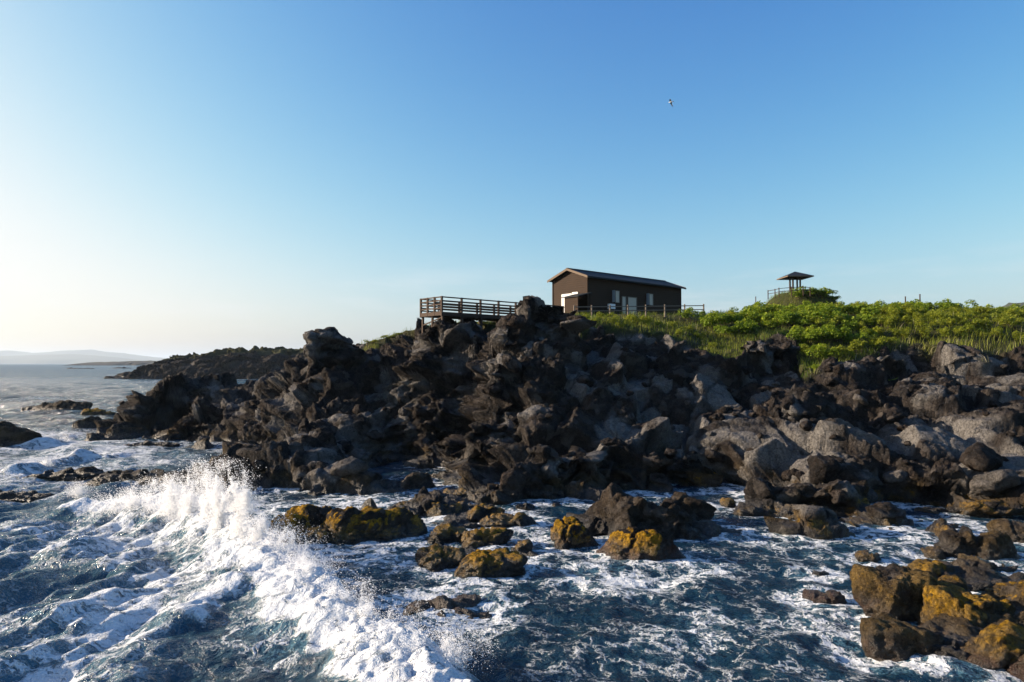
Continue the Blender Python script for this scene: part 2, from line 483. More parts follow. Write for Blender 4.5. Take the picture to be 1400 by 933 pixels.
def HB(x, y):
    """broad ground height"""
    x = np.asarray(x, float).ravel(); y = np.asarray(y, float).ravel()
    z = np.zeros(len(x))
    for s in range(0, len(x), 60000):
        xx, yy = x[s:s + 60000], y[s:s + 60000]
        d2 = (xx[:, None] - CP[None, :, 0]) ** 2 + (yy[:, None] - CP[None, :, 1]) ** 2
        z[s:s + 60000] = _phi(d2) @ _sol[:_n] + _sol[_n] + _sol[_n + 1] * xx + _sol[_n + 2] * yy
    # the mound under the shelter
    d = np.hypot((x - 44.5) / 9.5, (y - 105) / 9.0)
    z = np.where(d < 1.0, np.maximum(z, 12.4 + 5.4 * sstep(1.0, 0.28, d)), z)
    # deck footprint: keep the ground below the boards
    du = (x - DECK_C[0]) * DECK_U[0] + (y - DECK_C[1]) * DECK_U[1]
    dv = (x - DECK_C[0]) * DECK_V[0] + (y - DECK_C[1]) * DECK_V[1]
    inside = sstep(-2.2, -0.6, du) * sstep(15.5, 13.0, du) * sstep(-1.2, 0.0, dv) * sstep(5.0, 3.6, dv)
    z = z - inside * np.maximum(z - (DECK_Z - 0.75), 0)
    return z


# vegetation edge: pixel column -> distance of the edge
VE = np.array([(-400, 130), (440, 130), (470, 70), (495, 63.5), (560, 63.5), (600, 61.5), (690, 60.5), (790, 56.5), (830, 57), (870, 58), (930, 57), (985, 53.5), (1010, 52.5),
               (1040, 56.5), (1085, 57), (1100, 50.5), (1150, 50.5), (1185, 54), (1250, 54.5), (1300, 53), (1400, 52), (1700, 51)], float)


def veg_mask(x, y):
    px = 700 + FPX * x / np.maximum(y, 1)
    nb = fbm(np.stack([x * 0.35, y * 0.35, np.zeros_like(x)], 1), 3, 91) * 2.6
    return sstep(-0.7, 0.9, y - np.interp(px, VE[:, 0], VE[:, 1]) + nb)


# ------------------------------------------------------------------ cliff mesh
th = np.radians(np.arange(-48, 48.01, 0.088))
# broad height on a coarse grid, bilinear up
gx = np.arange(-120, 121, 0.5); gy = np.arange(14, 152, 0.5)
GX, GY = np.meshgrid(gx, gy)
GZ = HB(GX, GY).reshape(GX.shape)


def HF(x, y):
    x = np.asarray(x, float); y = np.asarray(y, float)
    fx = np.clip((x - gx[0]) / 0.5, 0, len(gx) - 1.001); fy = np.clip((y - gy[0]) / 0.5, 0, len(gy) - 1.001)
    ix = fx.astype(int); iy = fy.astype(int); tx = fx - ix; ty = fy - iy
    return (GZ[iy, ix] * (1 - tx) + GZ[iy, ix + 1] * tx) * (1 - ty) + (GZ[iy + 1, ix] * (1 - tx) + GZ[iy + 1, ix + 1] * tx) * ty


rfine = np.concatenate([np.arange(24, 66, 0.045), np.geomspace(66, 150, 120)])
TH, RR = np.meshgrid(th, rfine)
X = RR * np.sin(TH); Y = RR * np.cos(TH)
Z = HF(X, Y)


def crag(px, py_top, Y0, wx, wy, zbase, power=3, seed=1, rot=0.0):
    """a steep-sided lump standing on the cliff"""
    global Z
    c = P(px, py_top, Y0)
    dx = (X - c[0]); dy = (Y - c[1])
    ang = np.arctan2(dy, dx)
    wob = 1 + 0.16 * np.sin(ang * 3 + seed) + 0.10 * np.sin(ang * 7 + seed * 2.1)
    d = ((np.abs(dx) / (wx * wob)) ** power + (np.abs(dy) / (wy * wob)) ** power) ** (1 / power)
    h = c[2] - zbase
    prof = sstep(1.08, 0.72, d) * (1 - 0.28 * np.clip(d, 0, 1) ** 2)
    Z = np.maximum(Z, np.where(d < 1.5, zbase + h * prof - 7.0 * np.clip((d - 0.92) / 0.58, 0, 1), -99))


crag(456, 456, 58.5, 2.25, 2.2, 6.2, 3, 1)            # squat stack on the ridge
crag(742, 407, 52.5, 1.75, 2.0, 8.6, 2.4, 2)          # crag beside the boardwalk
crag(762, 425, 52.5, 2.2, 2.2, 8.4, 2.4, 4)
crag(703, 440, 51.0, 1.3, 1.6, 7.9, 2.2, 5)
crag(694, 488, 47.6, 1.5, 1.7, 5.2, 2.3, 8)           # lit buttress below it
crag(672, 575, 43.0, 1.6, 1.5, 1.8, 2.3, 9)
crag(1215, 484, 52.0, 1.6, 1.3, 7.0, 2.2, 3)
crag(1300, 486, 51.5, 2.2, 1.2, 6.8, 2.2, 7)
crag(1062, 468, 54.5, 1.4, 1.2, 8.0, 2.2, 11)
crag(1080, 560, 42.5, 1.3, 1.4, 3.2, 2.2, 12)
crag(930, 610, 40.5, 1.5, 1.4, 0.9, 2.2, 13)
crag(760, 610, 37.6, 2.4, 1.3, 1.0, 2.4, 14)

crag(606, 437, 56.4, 1.7, 1.3, 8.6, 2.4, 15)
crag(646, 438.5, 58.2, 1.9, 1.3, 8.8, 2.4, 16)
# spread the rows evenly along the slope, so steep faces are as finely cut as flat ones
ROWS = 640
dz_ = np.diff(Z, axis=0); dr_ = np.diff(rfine)[:, None]
sg = np.sqrt(dr_ ** 2 + np.clip(dz_, -1, 1) ** 2) * np.where(rfine[1:, None] < 64, 1.0, 0.35) * np.where(Z[1:] < -1.0, 0.25, 1.0)
cs_ = np.concatenate([np.zeros((1, len(th))), np.cumsum(sg, 0)], 0); cs_ /= cs_[-1]
kk = np.ones(9) / 9
cs_ = np.apply_along_axis(lambda q: np.convolve(np.pad(q, 4, mode='edge'), kk, 'valid'), 1, cs_)
tt_ = np.linspace(0, 1, ROWS)
RN = np.stack([np.interp(tt_, cs_[:, j], rfine) for j in range(len(th))], 1)
ZN = np.stack([np.interp(RN[:, j], rfine, Z[:, j]) for j in range(len(th))], 1)
X = RN * np.sin(th)[None]; Y = RN * np.cos(th)[None]; Z = ZN
shp = X.shape
pts = np.stack([X.ravel(), Y.ravel(), Z.ravel()], 1).astype(np.float32)


def grid_normals(p, shape):
    g_ = p.reshape(*shape, 3)
    a = np.gradient(g_, axis=1); b = np.gradient(g_, axis=0)
    n_ = np.cross(a, b); n_ /= np.linalg.norm(n_, axis=2, keepdims=True) + 1e-9
    n_ *= np.where(n_[..., 2:3] < 0, -1, 1)
    return n_.reshape(-1, 3)


vegm = veg_mask(pts[:, 0], pts[:, 1])
fadefar = sstep(150, 80, pts[:, 1])
rockf = (1 - vegm)
N0 = grid_normals(pts, shp)
# steep faces displace outward, towards the viewer's side of the coast
act = np.nonzero((pts[:, 2] > -2.0) & (RN.ravel() < 110))[0]
pa = pts[act]; na = N0[act]; rf = rockf[act].astype(np.float32)
# pale smooth faces: the long ledges and pillow-like fronts
patch = np.zeros(len(pa), np.float32)
pw = fbm(pa * 0.55, 3, 77)
for px, py, Yd, wx, wz in ((1075, 605, 39.5, 2.6, 0.55), (1270, 590, 40, 3.4, 0.8), (1370, 650, 33.8, 2.2, 0.6), (850, 590, 41.5, 1.3, 1.0), (925, 590, 42.5, 1.5, 0.7), (610, 460, 54.5, 1.6, 0.8),
                           (400, 545, 57.5, 1.8, 0.7), (490, 606, 49.5, 1.8, 0.5), (1180, 600, 38.5, 1.6, 0.5), (870, 535, 46.5, 1.2, 0.8), (1000, 545, 47.5, 1.5, .5), (530, 612, 49, 0.7, .6), (625, 492, 53.3, 1.1, .7), (568, 470, 57, 1.0, .7), (815, 620, 39.5, 0.9, .6), (750, 458, 50, 1.0, .6), (690, 505, 47.5, 1.0, .9), (960, 512, 51, 1.0, .5), (440, 480, 58, 1.2, .6), (720, 560, 43.5, 0.9, .5), (1110, 618, 37.5, 1.6, .5), (1300, 600, 38.5, 2.5, .5), (1400, 640, 34.3, 2.5, .8)):
    c = P(px, py, Yd)
    q = np.exp(-(((pa[:, 0] - c[0]) / wx) ** 2 + ((pa[:, 2] - c[2] - 0.12 * (pa[:, 0] - c[0])) / wz) ** 2 + ((pa[:, 1] - c[1]) / 5) ** 2 + pw * 0.9) ** 3)
    patch = np.maximum(patch, np.clip(q, 0, 1).astype(np.float32))
mod = sstep(-0.25, 0.35, fbm(pa * 0.16, 3, 15))                       # blocky here, massive there
out = na * np.array([1, 1, 0.35], np.float32); out /= np.linalg.norm(out, axis=1, keepdims=True)
wz = pa[:, 2:3] + 0.7 * fbm(pa * 0.22, 2, 4)[:, None]
lay = fbm(np.concatenate([pa[:, :2] * 0.12, wz * 1.15], 1), 4, 5, 0.6)  # uneven beds that stick out and undercut
d3, e3, t3 = blocks(pa, 3.6, 3, (1, 1, 1.35), 0.16, 0.20, 0.42, 0.09, blend=0.15)
d1, e1, t1 = blocks(pa, 1.35, 8, (1, 1, 1.45), 0.15, 0.20, 0.46, 0.10)
amp3 = 0.15 + 0.85 * rf
steep = sstep(0.95, 0.7, na[:, 2])
p2 = pa + na * ((d3 * amp3 + d1 * rf * (0.35 + 0.40 * mod))[:, None]) + out * ((lay * 1.15 * rf * (0.12 + 0.88 * steep))[:, None])
d05, e05, t05 = blocks(p2, 0.55, 21, (1, 1, 1.3), 0.15, 0.22, 0.46, 0.11)
sm = (1 - sstep(0.80, 0.86, t3) * 0.65) * (1 - 0.75 * patch)                                 # smooth faced big blocks
p2 += na * ((d05 * rf * (0.30 + 0.40 * mod) * sm)[:, None])
rid = 1 - np.abs(fbm(pa * 1.1, 4, 44, 0.6)) * 1.3
p2 += na * (((rid - 0.65) * 0.20 * rf * sm)[:, None])
d02, e02, t02 = blocks(p2, 0.25, 29, (1, 1, 1.2), 0.15, 0.22, 0.42, 0.10)
p2 += na * ((d02 * rf * 0.6 * sm)[:, None])
p2[:, 2] += (fbm(pa * 0.5, 3, 66) * 0.25 * (1 - rf))
pts[act] = p2
tone = np.zeros(len(pts), np.float32)
tone[act] = np.clip(sstep(0.80, 0.85, t3) * sstep(0.30, 0.5, t1) * 0.95 + sstep(0.86, 0.90, t1) * 0.85 + np.clip(t05 - 0.6, 0, 1) * 0.3 + (t1 % 0.37) * 0.15, 0, 1) * (0.35 + 0.65 * e1) * rf
tone[act] = np.maximum(tone[act], patch * (1 - 0.5 * vegm[act]))
idx = np.arange(shp[0] * shp[1]).reshape(shp)
F = np.stack([idx[:-1, :-1], idx[:-1, 1:], idx[1:, 1:], idx[1:, :-1]], -1).reshape(-1, 4)
keep = (pts[F][:, :, 2].max(1) > -0.9)
F = F[keep]
used = np.unique(F)
remap = np.full(len(pts), -1, np.int32); remap[used] = np.arange(len(used))
cp_, F = pts[used], remap[F]
nrm = grid_normals(pts, shp)[used]
nz_ = fbm(cp_ * 0.9, 3, 12)
weed = sstep(1.1, 0.15, cp_[:, 2]) * sstep(0.0, 0.6, nz_ + 0.25) * sstep(8, 12, cp_[:, 0]) * 0.75 + sstep(0.9, 0.1, cp_[:, 2]) * sstep(0.15, 0.5, nz_) * 0.5
ochre = sstep(1.6, 0.3, cp_[:, 2]) * sstep(0.0, 0.5, nz_ + 0.2) * 0.6
cliff = link('cliff', mesh_np('cliff', cp_, F, M_ROCK, True, dict(tone=tone[used], weed=weed, ochre=ochre, red=np.zeros(len(cp_)), veg=vegm[used])),
             kind='structure', label='dark broken lava cliff under the grassy plateau')
vegu = vegm[used]

# ------------------------------------------------------------------ rocks
_ico = {}


def ico(sub):
    if sub not in _ico:
        import bmesh
        bm = bmesh.new(); bmesh.ops.create_icosphere(bm, subdivisions=sub, radius=1.0)
        v = np.array([x.co[:] for x in bm.verts], np.float32); f = np.array([[q.index for q in p.verts] for p in bm.faces], np.int32); bm.free()
        _ico[sub] = (v, f)
    return _ico[sub]


def rock_shape(seed, dims, sub=4, planes=15, p=11, rough=0.5, cells=None, lump=0.0, wn_=None):
    """angular boulder: soft intersection of random half spaces, then blocky relief"""
    v, f = ico(sub)
    rg = np.random.default_rng(seed)
    n_ = rg.normal(size=(planes, 3)); n_[:3] = [(0, 0, 1), (0.3, -0.9, 0.25), (-0.8, -0.2, 0.4)]
    n_ += rg.normal(size=n_.shape) * 0.08
    n_ /= np.linalg.norm(n_, axis=1, keepdims=True)
    d_ = rg.uniform(0.72, 1.0, planes)
    q = np.maximum(v @ n_.T.astype(np.float32), 0) / d_
    r_ = np.maximum((q ** p).sum(1), 1e-6) ** (-1 / p)
    w = v * np.minimum(r_, 1.35)[:, None] * np.array(dims, np.float32)
    s = float(np.mean(dims))
    nn = v / np.array(dims, np.float32); nn /= np.linalg.norm(nn, axis=1, keepdims=True)
    off = np.array([seed * 3.17 % 50, seed * 7.7 % 50, 3.0], np.float32)
    cs = cells or s * 0.75
    d1_, e1_, t1_ = blocks(w + off, cs, seed % 97, (1, 1, 1), 0.14, 0.18, 0.48, 0.13)
    d2_, e2_, t2_ = blocks(w + off, cs * 0.38, seed % 89 + 3, (1, 1, 1), 0.14, 0.2, 0.48, 0.13)
    w = w + nn * ((d1_ * rough + d2_ * rough * 0.7 + fbm((w + off) / cs * 5, 3, seed % 50) * cs * 0.06)[:, None])
    if sub >= 5:
        d3_, e3_, t3_ = blocks(w + off, cs * 0.15, seed % 83 + 5, (1, 1, 1), 0.14, 0.2, 0.45, 0.14)
        w = w + nn * (d3_ * rough * 0.8)[:, None]
    if lump: w = w + nn * (np.abs(fbm((w + off) * 2.2, 3, 7)) * lump)[:, None]
    return w, f, nn, t1_


def wash(w, f, nn, wn0, amount, seed, wx=-0.3):
    pass


# loose stones lying on the cliff (pieces of the cliff)
sv = []
for k in range(14):
    w, f, nn, t = rock_shape(100 + k, (1.0, RNG.uniform(0.7, 1.0), RNG.uniform(0.6, 0.9)), 4 if k < 8 else 3, 13 + k % 5, 11, 0.45)
    tn = np.full(len(w), 0.0 if k % 5 else 0.5)
    z0 = np.zeros(len(w))
    sv.append(mesh_np('stone', w, f, M_ROCK, True, dict(tone=tn, weed=z0, ochre=z0, red=z0, veg=z0)))
pxs = 700 + FPX * cp_[:, 0] / cp_[:, 1]
cand = np.nonzero((vegu < 0.25) & (cp_[:, 2] > 0.3) & (pxs > 120) & (pxs < 1480) & (cp_[:, 1] < 75))[0]
pick = RNG.choice(cand, 1500, replace=False)
placed = []
for i in pick:
    if len(placed) >= 290: break
    s = 0.22 + 0.62 * RNG.random() ** 2.6
    if cp_[i, 2] < 2.5 and RNG.random() < 0.35: s *= 1.4
    c = cp_[i]
    if c[2] > 7.5 and s > 0.38: continue
    if any((c[0] - q[0]) ** 2 + (c[1] - q[1]) ** 2 + (c[2] - q[2]) ** 2 < (0.8 * (s + q[3])) ** 2 for q in placed): continue
    if c[2] > 9.2 and abs((c[0] - DECK_C[0]) * DECK_V[0] + (c[1] - DECK_C[1]) * DECK_V[1] - 1.4) < 2.4 and (c[0] - DECK_C[0]) * DECK_U[0] + (c[1] - DECK_C[1]) * DECK_U[1] > -1.5: continue
    placed.append((*c, s))
    o = link('stone', sv[RNG.integers(0, 14)], cliff, (c[0] + nrm[i, 0] * s * 0.15, c[1] + nrm[i, 1] * s * 0.15, c[2] + s * 0.12))
    o.rotation_euler = (RNG.uniform(-0.5, 0.5), RNG.uniform(-0.5, 0.5), RNG.uniform(0, 6.28))
    o.scale = (s, s * RNG.uniform(0.8, 1.1), s * RNG.uniform(0.75, 1.05))

ROCKS = []          # (x, y, radius) for the foam


def sea_rock(name, px, py, wid, dep, hgt, seed, label, weed=0.0, red=0.0, ochre=0.0, rot=0.0, sub=5, planes=14, p=10, rough=0.5, cells=None, tone=0.0,
             sink=0.45, group=None, weed_dir=(-0.3, -0.2, 0.9), cat='rock', foam=True, wmask=0.35, lump=0.0, z0=0.0, tilt=(0, 0)):
    """px, py: pixel where the front foot of the rock meets the water; sizes in metres"""
    b = S(px, py, z0)
    full = hgt / (1 - sink)
    w, f, nn, t1_ = rock_shape(seed, (wid / 2, dep / 2, full / 2), sub, planes, p, rough, cells, lump)
    if tilt != (0, 0):
        Rm = np.array((Matrix.Rotation(tilt[0], 3, 'X') @ Matrix.Rotation(tilt[1], 3, 'Y')), np.float32); w = w @ Rm.T; nn = nn @ Rm.T
    cz, sz = math.cos(rot), math.sin(rot)
    Rz = np.array([[cz, -sz, 0], [sz, cz, 0], [0, 0, 1]], np.float32)
    w = w @ Rz.T; nn = nn @ Rz.T
    w[:, 2] += hgt - full / 2
    dirv = np.array([b[0], b[1]]); dirv /= np.linalg.norm(dirv)
    ext = max(0.25, -(w[(w[:, 2] > -0.15) & (w[:, 2] < 0.25)][:, :2] @ dirv).min() * 0.9 if np.any((w[:, 2] > -0.15) & (w[:, 2] < 0.25)) else dep / 2)
    loc = np.array([b[0] + dirv[0] * ext, b[1] + dirv[1] * ext, z0])
    wp = w + loc.astype(np.float32)
    # true normals
    me0 = mesh_np(name, w, f)
    vn = np.zeros(len(w) * 3, np.float32); me0.vertex_normals.foreach_get('vector', vn); vn = vn.reshape(-1, 3)
    nz0 = fbm(wp * 1.1, 3, seed % 40 + 1)
    wd = np.array(weed_dir); wd = wd / np.linalg.norm(wd)
    wm = np.clip(weed * sstep(wmask, 0.85, (vn @ wd) * 0.75 + 0.25 + nz0 * 0.5) * sstep(0.05, 0.3, w[:, 2] + 0.1), 0, 1)
    if weed > 0.3:                      # the weed mats are cushions standing off the stone
        w = w + vn * (wm * (0.02 + 0.06 * np.abs(fbm(wp * 4.5, 3, 9))))[:, None].astype(np.float32)
    bpy.data.meshes.remove(me0)
    rdm = red * sstep(0.5, 0.15, w[:, 2] + nz0 * 0.3)
    tn = tone * sstep(0.4, 0.8, t1_)
    me = mesh_np(name, w, f, M_SEAROCK, True, dict(tone=tn, weed=wm, red=rdm, ochre=np.clip(ochre * (0.7 + nz0), 0, 1), veg=np.zeros(len(w))))
    o = link(name, me, None, tuple(loc), label=label, category=cat)
    if group: o['group'] = group
    if foam: ROCKS.append((loc[0], loc[1], (wid * 0.5 * abs(cz) + dep * 0.5 * abs(sz)), (wid * 0.5 * abs(sz) + dep * 0.5 * abs(cz)), z0 + hgt))
    return o


Y_ = 0.95
# long rock with the seaweed cap, in the middle of the churn
sea_rock('seaweed_rock', 450, 744, 5.7, 3.4, 1.05, 301, 'long low dark rock capped with yellow seaweed beside the breaking spray', weed=1.0, ochre=0.25, sub=6, cells=1.3, rough=0.7, weed_dir=(-0.55, -0.2, 0.8), wmask=0.42, p=15)
sea_rock('boulder', 568, 670, 2.1, 1.7, 1.0, 302, 'lone rounded dark boulder in the foaming inlet under the boardwalk', ochre=0.3, cells=0.8, rough=0.4)
# weed-covered group at the foot of the central crag
sea_rock('seaweed_rock', 556, 697, 1.6, 1.1, 0.28, 303, 'small flat weed-topped rock at the tail of the long seaweed rock', weed=0.9, rough=0.4, p=15, wmask=0.45)
sea_rock('seaweed_rock', 609, 708, 2.6, 1.6, 0.53, 304, 'dark rock with a yellow weed patch beside a small waterfall of foam', weed=0.85, cells=0.9, p=15, wmask=0.45, rough=0.62)
sea_rock('seaweed_rock', 627, 685, 2.0, 1.4, 0.51, 305, 'weedy rock touching the foot of the central cliff with bare dark crown', weed=0.9, cells=0.8, weed_dir=(-0.7, -0.5, 0.3), p=15, wmask=0.45, rough=0.62)
sea_rock('seaweed_rock', 659, 713, 1.5, 1.4, 0.72, 306, 'two-humped yellow seaweed rock against the central cliff foot', weed=1.0, cells=0.7, weed_dir=(-0.5, -0.5, 0.5), p=15, wmask=0.45, rough=0.62)
sea_rock('seaweed_rock', 696, 722, 2.3, 1.5, 0.47, 307, 'smooth yellow-green weedy rock lying along the central cliff foot', weed=1.0, cells=1.0, p=15, wmask=0.45, rough=0.62)
sea_rock('seaweed_rock', 612, 743, 2.0, 1.3, 0.55, 308, 'weed-topped rock leaning on the largest yellow seaweed rock', weed=0.95, cells=0.9, weed_dir=(0.1, -0.2, 0.9), p=15, wmask=0.45, rough=0.62)
sea_rock('seaweed_rock', 662, 752, 2.1, 1.6, 0.64, 309, 'yellow seaweed rock between the largest weedy rock and the smooth weedy rock', weed=1.0, cells=0.7, p=15, wmask=0.45, rough=0.62)
sea_rock('seaweed_rock', 663, 793, 2.1, 1.7, 0.81, 310, 'largest bright yellow seaweed rock with a black wet base', weed=1.0, cells=0.7, rough=0.6, wmask=0.42, p=15)
sea_rock('seaweed_rock', 603, 781, 1.75, 1.5, 0.64, 311, 'round brown weed-covered rock joined to the largest seaweed rock', weed=0.55, ochre=0.4, red=0.4, cells=0.7, p=15, wmask=0.45, rough=0.62)
sea_rock('seaweed_rock', 713, 757, 1.0, 0.9, 0.36, 312, 'small black rock with a yellow cap in the foam channel', weed=0.8, cells=0.5, sub=4, p=15, wmask=0.45, rough=0.62)
sea_rock('awash_rock', 610, 846, 2.9, 2.4, 0.20, 313, 'flat red-brown rock awash below the round brown weedy rock', red=1.0, ochre=0.2, weed=0.25, cells=0.8, rough=0.5, sink=0.7)
sea_rock('flat_rock', 648, 772, 4.0, 3.4, 0.20, 314, 'low black wet shelf joining the yellow seaweed rocks', weed=0.35, ochre=0.15, cells=1.0, rough=0.6, sink=0.7, p=15)
sea_rock('flat_rock', 630, 722, 3.6, 2.4, 0.22, 315, 'low black wet shelf between the seaweed rocks and the central cliff', weed=0.4, cells=0.9, rough=0.6, sink=0.7, p=15)
# the rock in front of the central cliff
sea_rock('sea_rock', 868, 742, 5.6, 3.0, 1.45, 320, 'broad dark rock lying off the cliff with foam around it', weed=0.2, ochre=0.12, sub=6, cells=1.3, rough=0.8, p=15, wmask=0.45)
sea_rock('sea_rock', 925, 722, 2.6, 2.2, 1.45, 324, 'dark blocky end of the broad rock against the pale foam pool', ochre=0.15, cells=0.9, p=15, wmask=0.45, rough=0.62)
sea_rock('seaweed_rock', 778, 750, 1.75, 1.6, 1.15, 321, 'yellow weed-clad block at the end of the broad dark rock', weed=1.0, cells=0.8, weed_dir=(-0.8, -0.5, 0.3), wmask=0.25, red=0.5, p=15, rough=0.62)
sea_rock('seaweed_rock', 876, 769, 2.5, 1.7, 1.25, 322, 'peaked rock with an orange weed flank in front of the broad dark rock', weed=0.9, cells=1.0, red=0.9, weed_dir=(-0.9, -0.4, 0.3), planes=10, p=15, wmask=0.45, rough=0.62)
sea_rock('seaweed_rock', 997, 695, 0.95, 0.8, 0.42, 323, 'little orange-topped rock standing alone in the foam pool', weed=0.9, sub=4, cells=0.5, p=15, wmask=0.45, rough=0.62)
sea_rock('awash_rock', 998, 733, 1.3, 0.9, 0.14, 325, 'black rock just breaking the surface below the little orange-topped rock', sub=4, sink=0.7)
sea_rock('seaweed_rock', 1187, 769, 0.95, 0.7, 0.30, 326, 'tiny orange-topped rock alone in the channel before the pale cliff lobe', weed=0.8, ochre=0.6, sub=4, cells=0.5, p=15, wmask=0.45, rough=0.62)
# blocks by the right-hand shore
sea_rock('square_block', 1315, 764, 1.35, 1.1, 0.95, 330, 'upright dark block with squared sides among ochre rocks', ochre=0.35, weed=0.2, cells=0.9, p=16, planes=9, weed_dir=(-0.6, -0.6, 0.1))
sea_rock('square_block', 1358, 768, 1.6, 1.2, 0.95, 331, 'jointed dark block with an ochre foot beside the squared upright block', ochre=0.5, weed=0.3, cells=0.6, p=14, planes=10, weed_dir=(-0.6, -0.6, 0.1))
sea_rock('seaweed_rock', 1279, 763, 0.9, 0.8, 0.32, 332, 'low yellow weedy rock at the toe of the squared upright block', weed=1.0, ochre=0.7, sub=4, cells=0.5, p=15, wmask=0.45, rough=0.62)
sea_rock('flat_rock', 1345, 788, 2.2, 1.0, 0.45, 333, 'flat ochre slab lying before the squared blocks', ochre=0.9, cells=1.2, p=12)
sea_rock('boulder', 1392, 745, 1.7, 1.4, 1.0, 334, 'rounded brown boulder on the shore under the long pale slab', ochre=0.65, cells=1.1, rough=0.35, p=7)
sea_rock('awash_rock', 1128, 826, 1.55, 0.9, 0.28, 335, 'low red-brown weedy rock awash beside the ochre rock pile', red=1.0, ochre=0.3, weed=0.3, cells=0.5, sink=0.6)
sea_rock('seaweed_rock', 1118, 788, 0.5, 0.4, 0.14, 336, 'fist-like dark rock above the low red-brown awash rock', weed=0.3, sub=3, cells=0.3, p=15, wmask=0.45, rough=0.62)
# the ochre pile in the corner
sea_rock('ochre_rock', 1222, 858, 1.99, 1.71, 1.37, 340, 'tall ochre lichen-coloured boulder split by cracks in the rock pile', sub=6, ochre=1.0, weed=0.35, cells=1.42, red=0.7, sink=0.35, weed_dir=(-0.7, -0.5, 0.4), wmask=0.5, p=20, rough=0.34, planes=11)
sea_rock('ochre_rock', 1262, 842, 0.85, 0.91, 1.18, 341, 'upright ochre slab leaning on the tall cracked boulder', ochre=1.0, weed=0.5, cells=1.20, sub=4, weed_dir=(-0.6, -0.6, 0.1), p=20, rough=0.34, planes=11)
sea_rock('ochre_rock', 1232, 905, 2.39, 1.25, 0.76, 342, 'ochre rock with a red-brown skirt at the water below the tall cracked boulder', ochre=0.85, red=1.0, weed=0.3, cells=1.50, wmask=0.6, p=20, rough=0.34, planes=11)
sea_rock('ochre_rock', 1330, 880, 2.28, 1.71, 1.00, 343, 'broad boulder streaked with bright yellow in the middle of the ochre pile', sub=6, ochre=0.9, weed=0.75, cells=1.50, weed_dir=(-0.5, -0.4, 0.7), wmask=0.5, p=20, rough=0.34, planes=11)
sea_rock('ochre_rock', 1300, 862, 1.25, 1.25, 0.84, 349, 'rounded yellow-capped rock wedged before the upright ochre slab', ochre=0.7, weed=0.5, cells=1.20, sub=4, p=20, rough=0.34, planes=11)
sea_rock('ochre_rock', 1372, 925, 1.77, 1.48, 0.89, 344, 'yellow domed rock over red-brown weed at the near edge of the pile', ochre=0.8, weed=0.8, red=1.0, cells=1.35, wmask=0.5, p=20, rough=0.34, planes=11)
sea_rock('ochre_rock', 1410, 855, 2.96, 1.94, 1.00, 345, 'sloping brown and yellow slab at the back of the ochre pile', sub=6, ochre=0.9, weed=0.5, cells=2.40, wmask=0.5, p=20, rough=0.34, planes=11)
sea_rock('ochre_rock', 1268, 805, 1.94, 1.25, 0.63, 346, 'jagged rock with bright yellow ridge behind the tall cracked boulder', ochre=0.6, weed=0.85, cells=1.05, weed_dir=(-0.7, -0.4, 0.5), p=20, rough=0.34, planes=11)
sea_rock('wet_rock', 1340, 815, 3.4, 1.6, 0.50, 347, 'long dark wet rock behind the ochre pile', ochre=0.2, cells=0.9, p=15, wmask=0.45, rough=0.62)
sea_rock('wet_rock', 1305, 912, 1.6, 1.4, 0.55, 348, 'black rock in deep shade between the ochre boulders', cells=0.7, p=15, wmask=0.45, rough=0.62)
sea_rock('ochre_rock', 1425, 945, 1.82, 1.60, 0.58, 350, 'red-brown weedy ledge at the seaward end of the ochre pile', red=1.0, ochre=0.5, weed=0.3, cells=1.05, p=20, rough=0.34, planes=11)
sea_rock('ochre_rock', 1345, 905, 4.4, 2.4, 0.42, 351, 'broad low brown ledge under the boulders of the ochre pile', ochre=0.6, red=0.8, weed=0.3, cells=1.4, rough=0.5, p=15, sub=6, sink=0.6)
sea_rock('ochre_rock', 1298, 838, 1.5, 1.3, 0.85, 352, 'dark ochre block wedged between the cracked boulder and the yellow-streaked boulder', ochre=0.8, weed=0.4, cells=1.0, rough=0.4, p=18)
# seaward ledges and reefs on the other side
sea_rock('reef_ledge', 250, 665, 6.5, 2.6, 0.75, 360, 'low black reef ledge running out from the shore behind the spray', cells=1.0, ochre=0.12, rough=0.6)
sea_rock('reef_ledge', 175, 664, 4.2, 2.0, 0.75, 361, 'middle hump of the black reef ledge with white water round it', cells=0.9, rough=0.6)
sea_rock('reef_ledge', 85, 658, 4.6, 1.8, 0.55, 362, 'outer low end of the black reef ledge half under foam', cells=0.9, rough=0.6)
sea_rock('reef_ledge', 20, 684, 4.5, 1.6, 0.25, 363, 'black rock nearly swamped by white water beyond the reef ledge', cells=0.9, sink=0.6)
sea_rock('sea_stack', 2, 612, 5.2, 4.0, 2.0, 364, 'square-shouldered brown rock standing alone in the open water', cells=2.4, rough=0.35, ochre=0.25, p=12)
sea_rock('reef', 85, 563, 9.5, 4.0, 1.5, 365, 'dark low reef lying off the headland rocks', cells=1.8, ochre=0.2)
sea_rock('reef', 45, 561, 4.0, 3.0, 0.6, 369, 'low seaward tail of the dark reef', cells=1.2)
sea_rock('seaweed_rock', 128, 570, 4.2, 2.5, 0.85, 366, 'sloping yellow weed-covered slab beside the dark reef', weed=1.0, ochre=0.5, cells=1.5, weed_dir=(-0.2, -0.3, 0.9), wmask=0.2, p=15, rough=0.62)
sea_rock('awash_rock', 117, 586, 2.0, 1.2, 0.45, 367, 'small dark rock in the gap before the pointed shore rocks', cells=0.8, sub=4)
sea_rock('sea_rock', 165, 598, 2.4, 2.0, 1.1, 368, 'ochre-footed rock at the tip of the pointed shore rocks', ochre=0.8, cells=1.2, p=15, wmask=0.45, rough=0.62)
sea_rock('awash_rock', 215, 610, 3.4, 1.2, 0.3, 370, 'flat brown rock awash along the foot of the pointed shore rocks', ochre=0.5, red=0.4, cells=0.9)
